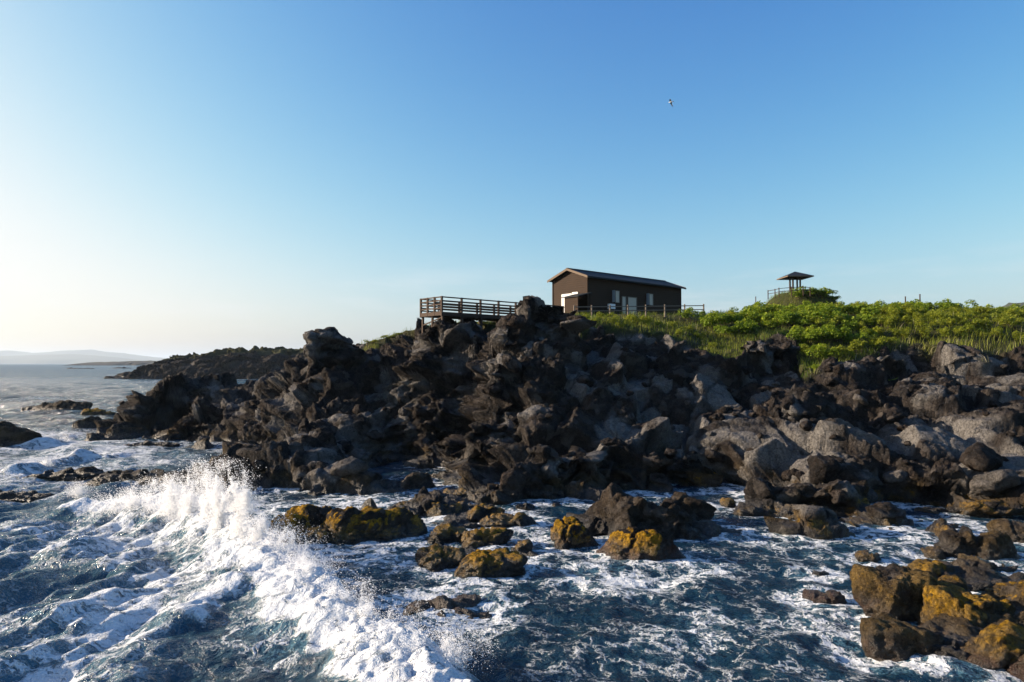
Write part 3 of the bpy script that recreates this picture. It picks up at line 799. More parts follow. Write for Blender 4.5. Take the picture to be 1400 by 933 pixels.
sea_rock('distant_reef', 185, 516, 26, 12, 2.6, 380, 'long thin dark reef far out off the distant headland', cells=5, rough=0.45, foam=False)
sea_rock('distant_reef', 158, 518, 14, 8, 0.9, 381, 'flat reef barely above water beside the long distant reef', cells=4, foam=False, sub=4)
sea_rock('distant_reef', 165, 504, 26, 12, 1.6, 382, 'faint low reef out towards the horizon', cells=5, foam=False, sub=4)
sea_rock('distant_reef', 105, 504.5, 34, 12, 0.9, 383, 'thinnest low reef near the horizon on open water', cells=5, foam=False, sub=4)

# ------------------------------------------------------------------ far land
def far_land(name, prof, Yd, depth, mat, seed, rough, label, ny=40, nx=300, veg=0.0, chunk=0):
    """prof: list of (px, py) silhouette at distance Yd; a solid hill strip with depth"""
    prof = np.array([(P(a, b, Yd)[0], P(a, b, Yd)[2]) for a, b in prof])
    xs = np.linspace(prof[0, 0], prof[-1, 0], nx); top = np.interp(xs, prof[:, 0], prof[:, 1])
    vs = np.linspace(-1, 1, ny)
    XX, VV = np.meshgrid(xs, vs); TT = np.meshgrid(top, vs)[0]
    YY = Yd + VV * depth
    sh = np.clip(1 - np.abs(VV) ** 1.6, 0, 1) ** 0.62
    pp = np.stack([XX.ravel() / rough, YY.ravel() / rough, np.full(XX.size, seed)], 1)
    nzv = fbm(pp, 6, seed, 0.6).reshape(XX.shape)
    ZZ = TT * sh * (1 + nzv * (0.10 if chunk else 0.16)) + nzv * TT.max() * 0.05 * sh - 0.8 * (1 - sh)
    p_ = np.stack([XX.ravel(), (YY + nzv * depth * 0.25).ravel(), ZZ.ravel()], 1)
    if chunk:
        db, eb, tb = blocks(p_, chunk, seed, (1, 1, 1.4), 0.2, 0.2, 0.45, 0.12); dc, ec, tc_ = blocks(p_, chunk * 0.42, seed + 4, (1, 1, 1.3), 0.2, 0.2, 0.45, 0.12)
        amt = (db * 1.25 + dc * 1.1) * np.clip(ZZ.ravel() / 2 + 0.4, 0, 1)
        p_[:, 1] -= amt * 0.8; p_[:, 2] += amt * 0.35
    i_ = np.arange(XX.size).reshape(XX.shape)
    f_ = np.stack([i_[:-1, :-1], i_[:-1, 1:], i_[1:, 1:], i_[1:, :-1]], -1).reshape(-1, 4)
    slope = sstep(0.80, 0.95, sh + nzv * 0.25).ravel() * veg
    z0 = np.zeros(XX.size)
    return link(name, mesh_np(name, p_, f_, mat, True, dict(tone=sstep(0.25, 0.5, nzv.ravel()) * 0.5, veg=slope, weed=z0, red=z0, ochre=z0)), kind='structure', label=label)


far_land('headland', [(200, 513), (208, 505), (214, 498), (232, 490), (262, 485), (300, 480), (340, 478), (370, 479), (420, 477), (500, 474), (600, 472), (760, 470)], 330, 26, M_FAR, 5, 9.0,
         'distant rocky headland with a grassy top', 110, 640, 0.9, 7.0)
far_land('far_point', [(118, 497), (130, 495.4), (148, 495.6), (156, 495), (175, 494.2), (197, 493.4), (201, 493), (206, 494), (225, 494.4), (260, 494), (330, 493), (480, 492)], 2300, 120, M_FAR, 9, 60.0,
         'low far point of land on the horizon', 24, 240, 0.5)
m, n, l, bs = new_mat('forested_hill'); M_HILL = m; g = NG(n, l)
l.new(g.mix(g.noise(g.pos(), 0.004, 5).outputs['Fac'], (0.03, 0.045, 0.025), (0.07, 0.075, 0.05)), bs.inputs['Base Color']); bs.inputs['Roughness'].default_value = 0.95
far_land('mountains', [(-260, 492), (-180, 484), (-90, 482), (-20, 481), (10, 480), (35, 484), (60, 483), (85, 481), (110, 479.5), (128, 479), (150, 482), (175, 483.5), (200, 486.5), (230, 489), (280, 491), (340, 493), (420, 496)],
         16000, 1500, M_HILL, 15, 2500.0, 'pale blue mountains across the bay', 20, 200)
far_land('mountains', [(-420, 494), (-300, 489), (-160, 488), (-60, 487), (40, 486), (90, 485), (120, 486.5), (160, 489), (190, 493), (215, 496)], 12500, 1000, M_HILL, 25, 2200.0, 'lower pale mountain ridge before the higher one', 20, 200)
far_land('hill', [(1180, 496.5), (1250, 474), (1310, 443), (1340, 430), (1365, 421), (1385, 417.5), (1400, 416), (1450, 411), (1520, 408), (1620, 412), (1760, 430), (1850, 450), (1960, 480), (2050, 496.5)], 420, 60, M_HILL, 35, 140.0, 'dark wooded hill rising behind the grassy plateau', 20, 120)

# ------------------------------------------------------------------ sea
ta = np.concatenate([np.arange(-180, -52, 4), np.arange(-52, 52.01, 0.2), np.arange(56, 180.1, 4)])
ra = [3.0]
while ra[-1] < 30000:
    r_ = ra[-1]
    ra.append(r_ * (1.05 if r_ < 11 else (1.0042 if r_ < 62 else (1.008 if r_ < 420 else 1.07))))
ra = np.array(ra)
TA, RA = np.meshgrid(np.radians(ta), ra)
SX = RA * np.sin(TA); SY = RA * np.cos(TA)
sx, sy = SX.ravel(), SY.ravel()
hz = np.where((np.abs(sx) < 119) & (sy > 15) & (sy < 150), HF(sx, sy), -3.0)
infront = (sy > 5) & (RA.ravel() < 400)
psx = np.where(infront, 700 + FPX * sx / np.maximum(sy, 5), -999)
psy = np.where(infront, 497 + FPX * CAM_Z / np.maximum(sy, 5), -999)
near = sstep(75, 30, RA.ravel())


def blobs(lst):
    o = np.zeros(len(sx))
    for px, py, rx_, ry_, a in lst:
        s = S(px, py); w1 = rx_ * s[1] / FPX; w2 = abs(S(px, py + ry_)[1] - S(px, py - ry_)[1]) / 2
        o = np.maximum(o, a * np.exp(-(((sx - s[0]) / w1) ** 2 + ((sy - s[1]) / w2) ** 2)))
    return o


# how much white water there is (sea state of the place, in metres)
fm = blobs([(120, 850, 220, 110, 0.66), (60, 730, 160, 60, 0.58), (250, 800, 150, 80, 0.66), (0, 930, 260, 80, 0.68), (250, 720, 130, 50, 0.85), (60, 650, 140, 34, 0.66), (90, 610, 110, 20, 0.8), (120, 622, 120, 22, 0.78), (70, 596, 60, 10, .75),
            (200, 630, 120, 14, 0.6), (420, 840, 150, 70, 0.62), (480, 750, 170, 60, 0.55), (520, 690, 110, 26, 0.58), (560, 665, 90, 18, 0.6), (700, 700, 60, 20, 0.5), (740, 745, 80, 40, 0.62), (820, 790, 160, 40, 0.6), (680, 860, 120, 50, 0.42),
            (1050, 700, 70, 20, 0.66), (1100, 745, 140, 28, 0.6), (1240, 735, 120, 26, 0.66), (950, 770, 90, 30, 0.50), (1000, 870, 240, 90, 0.40), (1120, 860, 60, 60, 0.5), (800, 890, 160, 60, 0.40), (1230, 780, 80, 20, 0.55), (270, 520, 60, 4, 0.55), (60, 545, 60, 4, .4), (1480, 760, 130, 60, 0.55), (1560, 860, 160, 90, 0.45), (-200, 800, 200, 120, .6), (1620, 740, 150, 40, .5)])
leftf = sstep(520, 330, psx) * infront
fm *= (0.92 + 0.19 * leftf) * (0.85 + 0.55 * fbm(np.stack([sx * 0.33, sy * 0.33, sx * 0 + 2], 1), 3, 71))
# white water along the shore and round rocks
fm = np.maximum(fm, 0.44 * sstep(-1.2, 0.1, hz) * sstep(120, 60, RA.ravel()))
for (x0, y0, a, b, zt) in ROCKS:
    d = np.sqrt(((sx - x0) / (a + 0.7)) ** 2 + ((sy - y0) / (b + 0.7)) ** 2)
    fm = np.maximum(fm, 0.48 * sstep(1.35, 0.85, d))
fm = np.where(RA.ravel() > 90, np.minimum(fm, 0.35 + 0 * fm), fm)
# swell and chop
dirx, diry = 0.27, 0.963
uu = sx * dirx + sy * diry; vv_ = sx * diry - sy * dirx                 # along and across the streaks
leftw = sstep(420, 120, psx) * sstep(560, 640, psy) * infront
chop = fbm(np.stack([sx * 0.55, sy * 0.55, 0 * sx], 1), 4, 81, 0.55) * 0.17
sw = fbm(np.stack([uu * 0.16, vv_ * 0.45, 0 * sx + 4], 1), 4, 83, 0.5)
zsea = near * (chop * 0.9 + leftw * sw * 0.60)
zsea += sstep(420, 150, RA.ravel()) * (1 - near) * fbm(np.stack([sx * 0.16, sy * 0.26, 0 * sx], 1), 4, 85) * 0.55
# bore of the broken wave: a thick roll of white water running in
crest = np.array([S(*q)[:2] for q in ((120, 700), (200, 705), (270, 720), (330, 752), (375, 785), (410, 815), (440, 845), (490, 875), (545, 905), (590, 945), (640, 1000))])
ca, cb_ = crest[0], crest[-1]
cu = (cb_ - ca) / np.linalg.norm(cb_ - ca); cv = np.array([cu[1], -cu[0]])            # cv points seaward
ku = (crest - ca) @ cu; kv = (crest - ca) @ cv
us_ = (sx - ca[0]) * cu[0] + (sy - ca[1]) * cu[1]; vs_ = (sx - ca[0]) * cv[0] + (sy - ca[1]) * cv[1]
ug = np.linspace(-6, ku[-1] + 6, 400); vg_ = np.interp(ug, ku, kv)
kern = np.hanning(41); kern /= kern.sum(); vg_ = np.convolve(np.pad(vg_, 20, mode='edge'), kern, 'valid')
sd = vs_ - np.interp(us_, ug, vg_)
tpar = np.clip(us_ / ku[-1], 0, 1)
inr = infront & (us_ > -5) & (us_ < ku[-1] + 5) & (np.abs(sd) < 9)
sdw = sd + np.where(inr, 0.55 * fbm(np.stack([sx * 0.45, sy * 0.45, sx * 0 + 7], 1), 3, 57), 0)
dn = np.where(sdw > 0, sdw * 0.55, -sdw * 1.05)                            # long back, steep front
dn = np.where(inr, dn + 1.5 * sstep(0.5, -4.5, us_), 99.0)
dmin = np.abs(sd)
prof = sstep(1.5, 0.05, dn)
billow = np.zeros(len(sx)); ib = np.nonzero(prof > 0.01)[0]
pb = np.stack([sx[ib], sy[ib], np.zeros(len(ib))], 1)
wob = np.stack([fbm(pb * 1.1, 2, 5), fbm(pb * 1.1 + 9, 2, 6), np.zeros(len(ib))], 1) * 0.5
for sc_, am_, sd_ in ((1.1, 0.46, 51), (0.5, 0.20, 52), (0.24, 0.07, 53)):
    F1 = worley((pb + wob) / sc_, sd_)[0]
    billow[ib] += am_ * np.sqrt(np.clip(1 - F1 * F1, 0, 1)) - am_ * 0.45
hcrest = np.interp(tpar, [0, 0.12, 0.25, 0.35, 0.5, 0.7, 1.0], [0.25, 0.5, 0.85, 0.7, 0.5, 0.42, 0.36])
zsea += prof * (hcrest * 1.0) + prof * billow * 1.25
fm = np.maximum(fm, sstep(0.15, 0.75, prof + 0.25 * fbm(np.stack([sx, sy, sx * 0], 1), 2, 61)) * 1.0)
# small broken crests on the open water behind
for (p0, p1, hh) in (((30, 612), (95, 604), 0.35), ((60, 640), (140, 622), 0.4), ((95, 630), (160, 628), 0.35), ((0, 650), (60, 640), 0.35), ((60, 870), (180, 800), 0.3), ((130, 790), (260, 735), 0.4), ((230, 870), (330, 800), 0.35), ((40, 770), (140, 745), 0.35)):
    a_, b_ = S(*p0)[:2], S(*p1)[:2]; e_ = b_ - a_; L2 = (e_ ** 2).sum()
    t_ = np.clip(((sx - a_[0]) * e_[0] + (sy - a_[1]) * e_[1]) / L2, 0, 1)
    d_ = np.hypot(sx - a_[0] - t_ * e_[0], sy - a_[1] - t_ * e_[1]) + 0.35 * fbm(np.stack([sx, sy, sx * 0], 1), 2, 62)
    pr = np.exp(-(d_ / 0.75) ** 2) * sstep(0, .2, t_) * sstep(1, .8, t_)
    zsea += pr * hh; fm = np.maximum(fm, pr * 0.85)
calm = sstep(0.6, -0.6, hz)                                               # water flattens at the shore
zsea = zsea * (0.35 + 0.65 * calm)
air = np.clip(leftw * 0.8 + prof, 0, 1)                                   # water full of bubbles
i_ = np.arange(SX.size).reshape(SX.shape)
f_ = np.stack([i_[:-1, :-1], i_[:-1, 1:], i_[1:, 1:], i_[1:, :-1]], -1).reshape(-1, 4)
f_ = f_[(hz[f_].min(1) < 1.6)]
us = np.unique(f_); rm_ = np.full(SX.size, -1, np.int32); rm_[us] = np.arange(len(us))
m, n, l, bs = new_mat('sea_water'); M_SEA = m; g = NG(n, l)
pos = g.pos(); px_, py_, pz_ = g.xyz(pos)
cmb = n.new('ShaderNodeCombineXYZ'); l.new(px_, cmb.inputs[0]); l.new(py_, cmb.inputs[1]); flat = cmb.outputs[0]
w1 = g.noise(flat, 0.9, 4, 0.6); w2 = g.noise(flat, 3.2, 3, 0.6)
warp = g.vmath('ADD', g.vscale(g.vmath('SUBTRACT', w1.outputs['Color'], (0.5, 0.5, 0.5)), 2.2), g.vscale(g.vmath('SUBTRACT', w2.outputs['Color'], (0.5, 0.5, 0.5)), 0.55))
wp = g.vmath('ADD', flat, warp)
mp = n.new('ShaderNodeMapping'); l.new(wp, mp.inputs[0]); mp.inputs['Rotation'].default_value = (0, 0, -R(74)); mp.inputs['Scale'].default_value = (0.55, 2.1, 1)
strk = mp.outputs[0]
foam = g.attr('foam').outputs['Fac']; airf = g.attr('air').outputs['Fac']
def lace(vec):
    la = g.math('SUBTRACT', 1.0, g.ramp(g.voro(vec, 0.85, 'DISTANCE_TO_EDGE').outputs['Distance'], 0.0, 0.30))
    lb = g.math('SUBTRACT', 1.0, g.ramp(g.voro(vec, 2.3, 'DISTANCE_TO_EDGE').outputs['Distance'], 0.0, 0.28))
    lc = g.math('SUBTRACT', 1.0, g.ramp(g.voro(vec, 6.0, 'DISTANCE_TO_EDGE').outputs['Distance'], 0.0, 0.30))
    nn = g.noise(vec, 1.6, 7, 0.68)
    return g.math('ADD', g.math('ADD', g.math('MULTIPLY', la, 0.42), g.math('MULTIPLY', lb, 0.26)), g.math('ADD', g.math('MULTIPLY', lc, 0.10), g.math('MULTIPLY', nn.outputs['Fac'], 0.46))), nn
patA, nn_ = lace(wp); patB, _ = lace(strk)
am = g.ramp(airf, 0.15, 0.7)
pat = g.math('ADD', g.math('MULTIPLY', patA, g.math('SUBTRACT', 1.0, am)), g.math('MULTIPLY', patB, am))
thr = g.math('SUBTRACT', 1.02, g.math('MULTIPLY', foam, 0.98))
fmask = g.ramp(g.math('SUBTRACT', pat, thr), -0.02, g.math('ADD', 0.26, g.math('MULTIPLY', airf, 0.22)))
soft = g.ramp(g.math('SUBTRACT', pat, thr), -0.28, 0.12)
fmask = g.math('MULTIPLY', fmask, g.ramp(foam, 0.04, 0.2))
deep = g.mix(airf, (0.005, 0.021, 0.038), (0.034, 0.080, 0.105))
deep = g.mix(g.ramp(g.math('MULTIPLY', py_, 1.0), 60, 260), deep, (0.022, 0.080, 0.135))  # far water bluer: upper-sky reflection off unresolved waves put into the colour
wcol = g.mix(g.math('MULTIPLY', soft, g.math('MULTIPLY', g.ramp(foam, 0.1, 0.5), 0.75)), deep, (0.085, 0.19, 0.26))
fine = g.noise(flat, 14.0, 4, 0.7)
fcol = g.mix(fine.outputs['Fac'], (0.52, 0.57, 0.61), (0.80, 0.82, 0.84))
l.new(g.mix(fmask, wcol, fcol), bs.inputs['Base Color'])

bs.inputs['IOR'].default_value = 1.333; far_ = n.new('ShaderNodeVectorMath'); far_.operation = 'LENGTH'; l.new(flat, far_.inputs[0])
l.new(g.ramp(far_.outputs['Value'], 50, 260, 0.5, 0.22), bs.inputs['Specular IOR Level'])
# ripples: finer near, longer far out
dist = n.new('ShaderNodeVectorMath'); dist.operation = 'LENGTH'; l.new(flat, dist.inputs[0]); dd = dist.outputs['Value']
l.new(g.math('MAXIMUM', g.ramp(fmask, 0.0, 0.6, 0.10, 0.85), g.ramp(dd, 60, 500, 0.08, 0.30)), bs.inputs['Roughness'])
rs = g.noise(flat, 2.4, 5, 0.6, 0.4)
mp2 = n.new('ShaderNodeMapping'); l.new(flat, mp2.inputs[0]); mp2.inputs['Scale'].default_value = (0.5, 1.0, 1)
rl = g.noise(mp2.outputs[0], 0.22, 7, 0.66, 0.3)
nb = g.bump(rs.outputs['Fac'], 1.0, g.ramp(dd, 40, 160, 0.30, 0.0))
nb = g.bump(rl.outputs['Fac'], 1.0, g.ramp(dd, 30, 120, 0.0, 7.0), nb)
nb = g.bump(g.math('ADD', g.math('MULTIPLY', fmask, 0.6), g.math('MULTIPLY', g.math('MULTIPLY', fmask, nn_.outputs['Fac']), 1.2)), 1.0, 0.10, nb)
l.new(nb, bs.inputs['Normal'])
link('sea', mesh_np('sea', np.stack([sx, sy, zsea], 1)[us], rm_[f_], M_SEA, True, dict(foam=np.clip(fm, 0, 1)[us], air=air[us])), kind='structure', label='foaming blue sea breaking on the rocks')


def ZS(x, y):
    """sea height near a point (nearest vertex of the fine sector)"""
    it = np.clip(np.searchsorted(ta, np.degrees(np.arctan2(x, y))), 0, len(ta) - 1); ir = np.clip(np.searchsorted(ra, np.hypot(x, y)), 0, len(ra) - 1)
    return zsea.reshape(SX.shape)[ir, it]


# ------------------------------------------------------------------ spray of the breaking wave
m, n, l, bs = new_mat('spray_drops'); M_SPRAY = m
bs.inputs['Base Color'].default_value = (0.9, 0.91, 0.92, 1); bs.inputs['Roughness'].default_value = 0.5
tr = n.new('ShaderNodeBsdfTranslucent'); tr.inputs[0].default_value = (0.92, 0.92, 0.92, 1)
mx = n.new('ShaderNodeMixShader'); mx.inputs[0].default_value = 0.5
l.new(bs.outputs[0], mx.inputs[1]); l.new(tr.outputs[0], mx.inputs[2]); l.new(mx.outputs[0], n['Material Output'].inputs['Surface'])


# jets: each is a burst of drops thrown from a point of the crest
cen, rad = [], []
def jet(px, py, h, spread, k, lean=(0.0, 0.0), size=0.010):
    """a burst of drops thrown up from a point of the crest, thick at the foot and torn towards the top"""
    k = int(k * 11); b = S(px, py); t = RNG.random(k) ** 1.9
    ang = RNG.uniform(0, 2 * np.pi, k); rr_ = np.abs(RNG.normal(0, 1, k)) * spread * (0.40 + 1.0 * t)
    p_ = np.stack([b[0] + rr_ * np.cos(ang) + lean[0] * t, b[1] + rr_ * np.sin(ang) * 0.8 + lean[1] * t, 0.15 + h * t + RNG.normal(0, 0.10, k)], 1)
    q_ = p_ * np.array([1, 1, 0.6])
    dens = fbm(q_ * 1.5, 3, 33, 0.6) + fbm(q_ * 5.5, 3, 34, 0.6) * 0.55
    keep_ = dens > -0.30 + 0.62 * t + RNG.normal(0, 0.10, k)
    p_ = p_[keep_]; tt = t[keep_]
    cen.append(p_); rad.append(size * (0.40 + RNG.random(len(p_)) ** 4 * 1.15))
for px, py, h, sp, k, ln in ((326, 762, 3.0, 0.26, 9000, (-0.15, 0)), (318, 760, 3.2, 0.30, 9000, (-0.2, 0)), (333, 766, 2.3, 0.32, 7000, (0.1, 0)), (303, 755, 3.2, 0.36, 8000, (-0.4, 0.2)), (288, 746, 3.1, 0.45, 8000, (-0.4, 0.3)), (268, 738, 2.7, 0.50, 8000, (-0.6, 0.3)),
                             (246, 730, 2.2, 0.55, 8000, (-0.6, 0.3)), (222, 722, 1.8, 0.55, 6000, (-0.6, 0.3)), (195, 716, 1.4, 0.6, 5000, (-0.7, 0)), (165, 710, 1.0, 0.6, 3500, (-0.5, 0)), (345, 772, 1.5, 0.45, 6000, (0.5, 0)), (365, 780, 1.2, 0.5, 5000, (0.7, 0)),
                             (385, 790, 0.9, 0.5, 3500, (0.5, 0)), (410, 815, 0.75, 0.4, 2500, (0.3, 0)), (440, 845, 0.65, 0.4, 2500, (0.4, 0)), (490, 872, 0.6, 0.4, 2500, (0.4, 0)), (545, 905, 0.55, 0.4, 2000, (0.3, 0)), (575, 925, 0.5, 0.4, 2000, (0.3, 0)), (90, 606, 1.0, 0.7, 900, (0, 0)), (35, 600, 0.8, .7, 700, (0, 0)), (60, 640, 0.6, .8, 700, (0, 0)), (110, 680, 0.6, .6, 900, (-.3, 0))):
    jet(px, py, h, sp, k, ln)
for q in np.linspace(0.33, 0.93, 26):
    k_ = q * (len(crest) - 1); i0 = int(k_); c_ = crest[i0] * (1 - k_ + i0) + crest[i0 + 1] * (k_ - i0) + RNG.normal(0, 0.5, 2)
    jet(700 + FPX * c_[0] / c_[1], 497 + FPX * CAM_Z / c_[1], RNG.uniform(0.5, 0.95), 0.5, 1400, (RNG.uniform(0, 0.6), 0), 0.008)
cen = np.concatenate(cen); rad = np.concatenate(rad)
me = bpy.data.meshes.new('spray'); me.vertices.add(len(cen)); me.vertices.foreach_set('co', cen.astype(np.float32).ravel())
me.attributes.new('drop_radius', 'FLOAT', 'POINT').data.foreach_set('value', rad.astype(np.float32)); me.update(); me.materials.append(M_SPRAY)
spray = link('spray', me, None, kind='stuff', label='white spray of drops bursting up from the breaking wave')
ng = bpy.data.node_groups.new('drops', 'GeometryNodeTree')
ng.interface.new_socket('Geometry', in_out='INPUT', socket_type='NodeSocketGeometry'); ng.interface.new_socket('Geometry', in_out='OUTPUT', socket_type='NodeSocketGeometry')
gi_, go_ = ng.nodes.new('NodeGroupInput'), ng.nodes.new('NodeGroupOutput'); mtp = ng.nodes.new('GeometryNodeMeshToPoints')
na_ = ng.nodes.new('GeometryNodeInputNamedAttribute'); na_.data_type = 'FLOAT'; na_.inputs['Name'].default_value = 'drop_radius'
sm_ = ng.nodes.new('GeometryNodeSetMaterial'); sm_.inputs['Material'].default_value = M_SPRAY
ng.links.new(gi_.outputs[0], mtp.inputs['Mesh']); ng.links.new(na_.outputs[0], mtp.inputs['Radius']); ng.links.new(mtp.outputs[0], sm_.inputs['Geometry']); ng.links.new(sm_.outputs[0], go_.inputs[0])
md = spray.modifiers.new('drops', 'NODES'); md.node_group = ng

# ------------------------------------------------------------------ vegetation
def blades(pos, hgt, wid, tint, lean=0.35):
    k = len(pos); ang = RNG.uniform(0, 2 * np.pi, k)
    dx, dy = np.cos(ang) * wid / 2, np.sin(ang) * wid / 2
    lx, ly = RNG.normal(0.12, lean, k) * hgt, RNG.normal(0, lean, k) * hgt
    b0 = pos + np.stack([dx, dy, np.full(k, -0.05)], 1); b1 = pos + np.stack([-dx, -dy, np.full(k, -0.05)], 1)
    m0 = pos + np.stack([dx * 0.8 + lx * 0.35, dy * 0.8 + ly * 0.35, hgt * 0.6], 1); m1 = pos + np.stack([-dx * 0.8 + lx * 0.35, -dy * 0.8 + ly * 0.35, hgt * 0.6], 1)
    tp = pos + np.stack([lx, ly, hgt], 1)
    v = np.stack([b0, b1, m1, m0, tp], 1).reshape(-1, 3)
    o = np.arange(k)[:, None] * 5
    f = np.concatenate([o + [0, 1, 2], o + [0, 2, 3], o + [3, 2, 4]], 0)
    return v, f, np.repeat(np.asarray(tint), 5)


vi = np.nonzero((vegu > 0.35) & (cp_[:, 1] < 112) & (pxs > 440) & (pxs < 1520))[0]
VH = np.array([0.0])
# keep clear of house and deck footprints
HC = P(803, 430, 69); HL = np.array([0.755, 0.656]); HG = np.array([-0.656, 0.755]); HZ = HC[2] - 0.1


def clear(x, y):
    a = (x - HC[0]) * HL[0] + (y - HC[1]) * HL[1]; b = (x - HC[0]) * HG[0] + (y - HC[1]) * HG[1]
    inh = (a > -2.2) & (a < 16.5) & (b > -0.8) & (b < 5.3)
    c = (x - DECK_C[0]) * DECK_U[0] + (y - DECK_C[1]) * DECK_U[1]; d = (x - DECK_C[0]) * DECK_V[0] + (y - DECK_C[1]) * DECK_V[1]
    ind = (c > -0.5) & (c < 15) & (d > -0.3) & (d < 3.4)
    return ~(inh | ind)


wgt = 1.0 / np.maximum(cp_[vi, 1], 40) ** 1.2
area = np.where(cp_[vi, 1] > 66, 1.0 + (cp_[vi, 1] - 66) * 0.25, 1.0)      # grid gets coarser far off
wgt = wgt * area; wgt /= wgt.sum()
gi = vi[RNG.choice(len(vi), 120000, p=wgt)]
gp = cp_[gi] + np.concatenate([RNG.normal(0, 0.12, (len(gi), 2)), np.zeros((len(gi), 1))], 1)
ok = clear(gp[:, 0], gp[:, 1]); gp = gp[ok]; gi = gi[ok]
gpx = 700 + FPX * gp[:, 0] / gp[:, 1]
patch = fbm(gp * np.array([0.5, 0.5, 0]), 3, 17)
yel = sstep(1180, 1300, gpx) * 0.55 + sstep(840, 930, gpx) * sstep(1030, 960, gpx) * 0.25
tint = np.clip(0.20 + yel * 0.42 + patch * 0.45 + RNG.normal(0, 0.10, len(gp)), 0, 0.8)
hg = 0.30 + 0.30 * sstep(1150, 1260, gpx) + 0.12 * patch + RNG.uniform(0, 0.25, len(gp))
edge = 1 - vegm[used][gi]
dry = (RNG.random(len(gp)) < 0.03 + 0.35 * sstep(0.2, 0.6, edge) * sstep(1000, 1180, gpx))
tint = np.where(dry, RNG.uniform(0.8, 1.0, len(gp)), tint)
hg = np.where(dry, hg * 1.15, hg) * (0.55 + 0.45 * vegu[gi])
v, f, t = blades(gp, hg, RNG.uniform(0.014, 0.032, len(gp)), tint)
link('grass', mesh_np('grass', v, f, M_GRASS, False, dict(tint=t)), kind='stuff', label='long green and dry yellow grass on the clifftop')


def shrub_mesh(seed, k, rx_, rz_, leaf, mat):
    rg = np.random.default_rng(seed)
    # leaves gathered on several overlapping heads, so the outline is uneven
    heads = rg.normal(size=(9, 3)) * np.array([0.55, 0.55, 0.25]) * rx_; heads[:, 2] = np.abs(heads[:, 2]) + rz_ * rg.uniform(0.35, 0.8, 9)
    hr = rg.uniform(0.32, 0.52, 9) * rx_
    hi = rg.integers(0, 9, k)
    d = rg.normal(size=(k, 3)); d /= np.linalg.norm(d, axis=1, keepdims=True); d[:, 2] = np.where(d[:, 2] < -0.35, -d[:, 2], d[:, 2])
    c = heads[hi] + d * (hr[hi] * rg.uniform(0.55, 1.05, k))[:, None]; c[:, 2] = np.maximum(c[:, 2] * 0.95, 0.05)
    nrm_ = d * 0.6 + np.array([0, 0, 0.8]) + rg.normal(size=(k, 3)) * 0.45; nrm_ /= np.linalg.norm(nrm_, axis=1, keepdims=True)
    t_ = np.cross(nrm_, rg.normal(size=(k, 3))); t_ /= np.linalg.norm(t_, axis=1, keepdims=True); b_ = np.cross(nrm_, t_)
    s = leaf * rg.uniform(0.6, 1.3, k)[:, None]
    v = np.stack([c - t_ * s, c - b_ * s * 0.62 + nrm_ * s * 0.12, c + t_ * s - nrm_ * s * 0.25, c + b_ * s * 0.62 + nrm_ * s * 0.12], 1).reshape(-1, 3)
    f = np.arange(k)[:, None] * 4 + np.array([0, 1, 2, 3])
    f = np.concatenate([f[:, [0, 1, 2]], f[:, [0, 2, 3]]])
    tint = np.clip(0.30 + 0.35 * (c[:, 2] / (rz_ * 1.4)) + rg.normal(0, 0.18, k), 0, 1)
    # stems
    sv_, sf_ = [], []
    for h_ in heads:
        a = np.array([h_[0] * 0.3, h_[1] * 0.3, -0.15]); w = 0.018
        i0 = len(v) + len(sv_)
        sv_ += [a + [w, 0, 0], a + [-w, w, 0], a + [-w, -w, 0], h_]
        sf_ += [[i0, i0 + 1, i0 + 3], [i0 + 1, i0 + 2, i0 + 3], [i0 + 2, i0, i0 + 3]]
    return v, f, tint, np.array(sv_), np.array(sf_) - len(v)


m, n, l, bs = new_mat('shrub_stem'); M_STEM = m
bs.inputs['Base Color'].default_value = (0.07, 0.05, 0.03, 1); bs.inputs['Roughness'].default_value = 0.9
protos = {}
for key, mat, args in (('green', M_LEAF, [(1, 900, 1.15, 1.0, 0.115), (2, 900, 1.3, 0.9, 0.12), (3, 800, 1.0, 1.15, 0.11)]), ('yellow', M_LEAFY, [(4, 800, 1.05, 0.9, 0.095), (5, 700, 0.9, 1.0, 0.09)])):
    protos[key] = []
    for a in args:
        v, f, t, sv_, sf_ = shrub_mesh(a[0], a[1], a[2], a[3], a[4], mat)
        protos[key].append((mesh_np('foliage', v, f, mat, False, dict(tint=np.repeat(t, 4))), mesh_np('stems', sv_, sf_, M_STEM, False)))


def ground_at(x, y):
    d = (cp_[:, 0] - x) ** 2 + (cp_[:, 1] - y) ** 2
    return cp_[np.argmin(d), 2]


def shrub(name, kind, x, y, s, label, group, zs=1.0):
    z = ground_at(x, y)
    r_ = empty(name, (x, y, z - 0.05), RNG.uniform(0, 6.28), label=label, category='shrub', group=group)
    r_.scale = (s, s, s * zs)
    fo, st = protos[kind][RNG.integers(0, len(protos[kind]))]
    link('foliage', fo, r_); link('stems', st, r_)


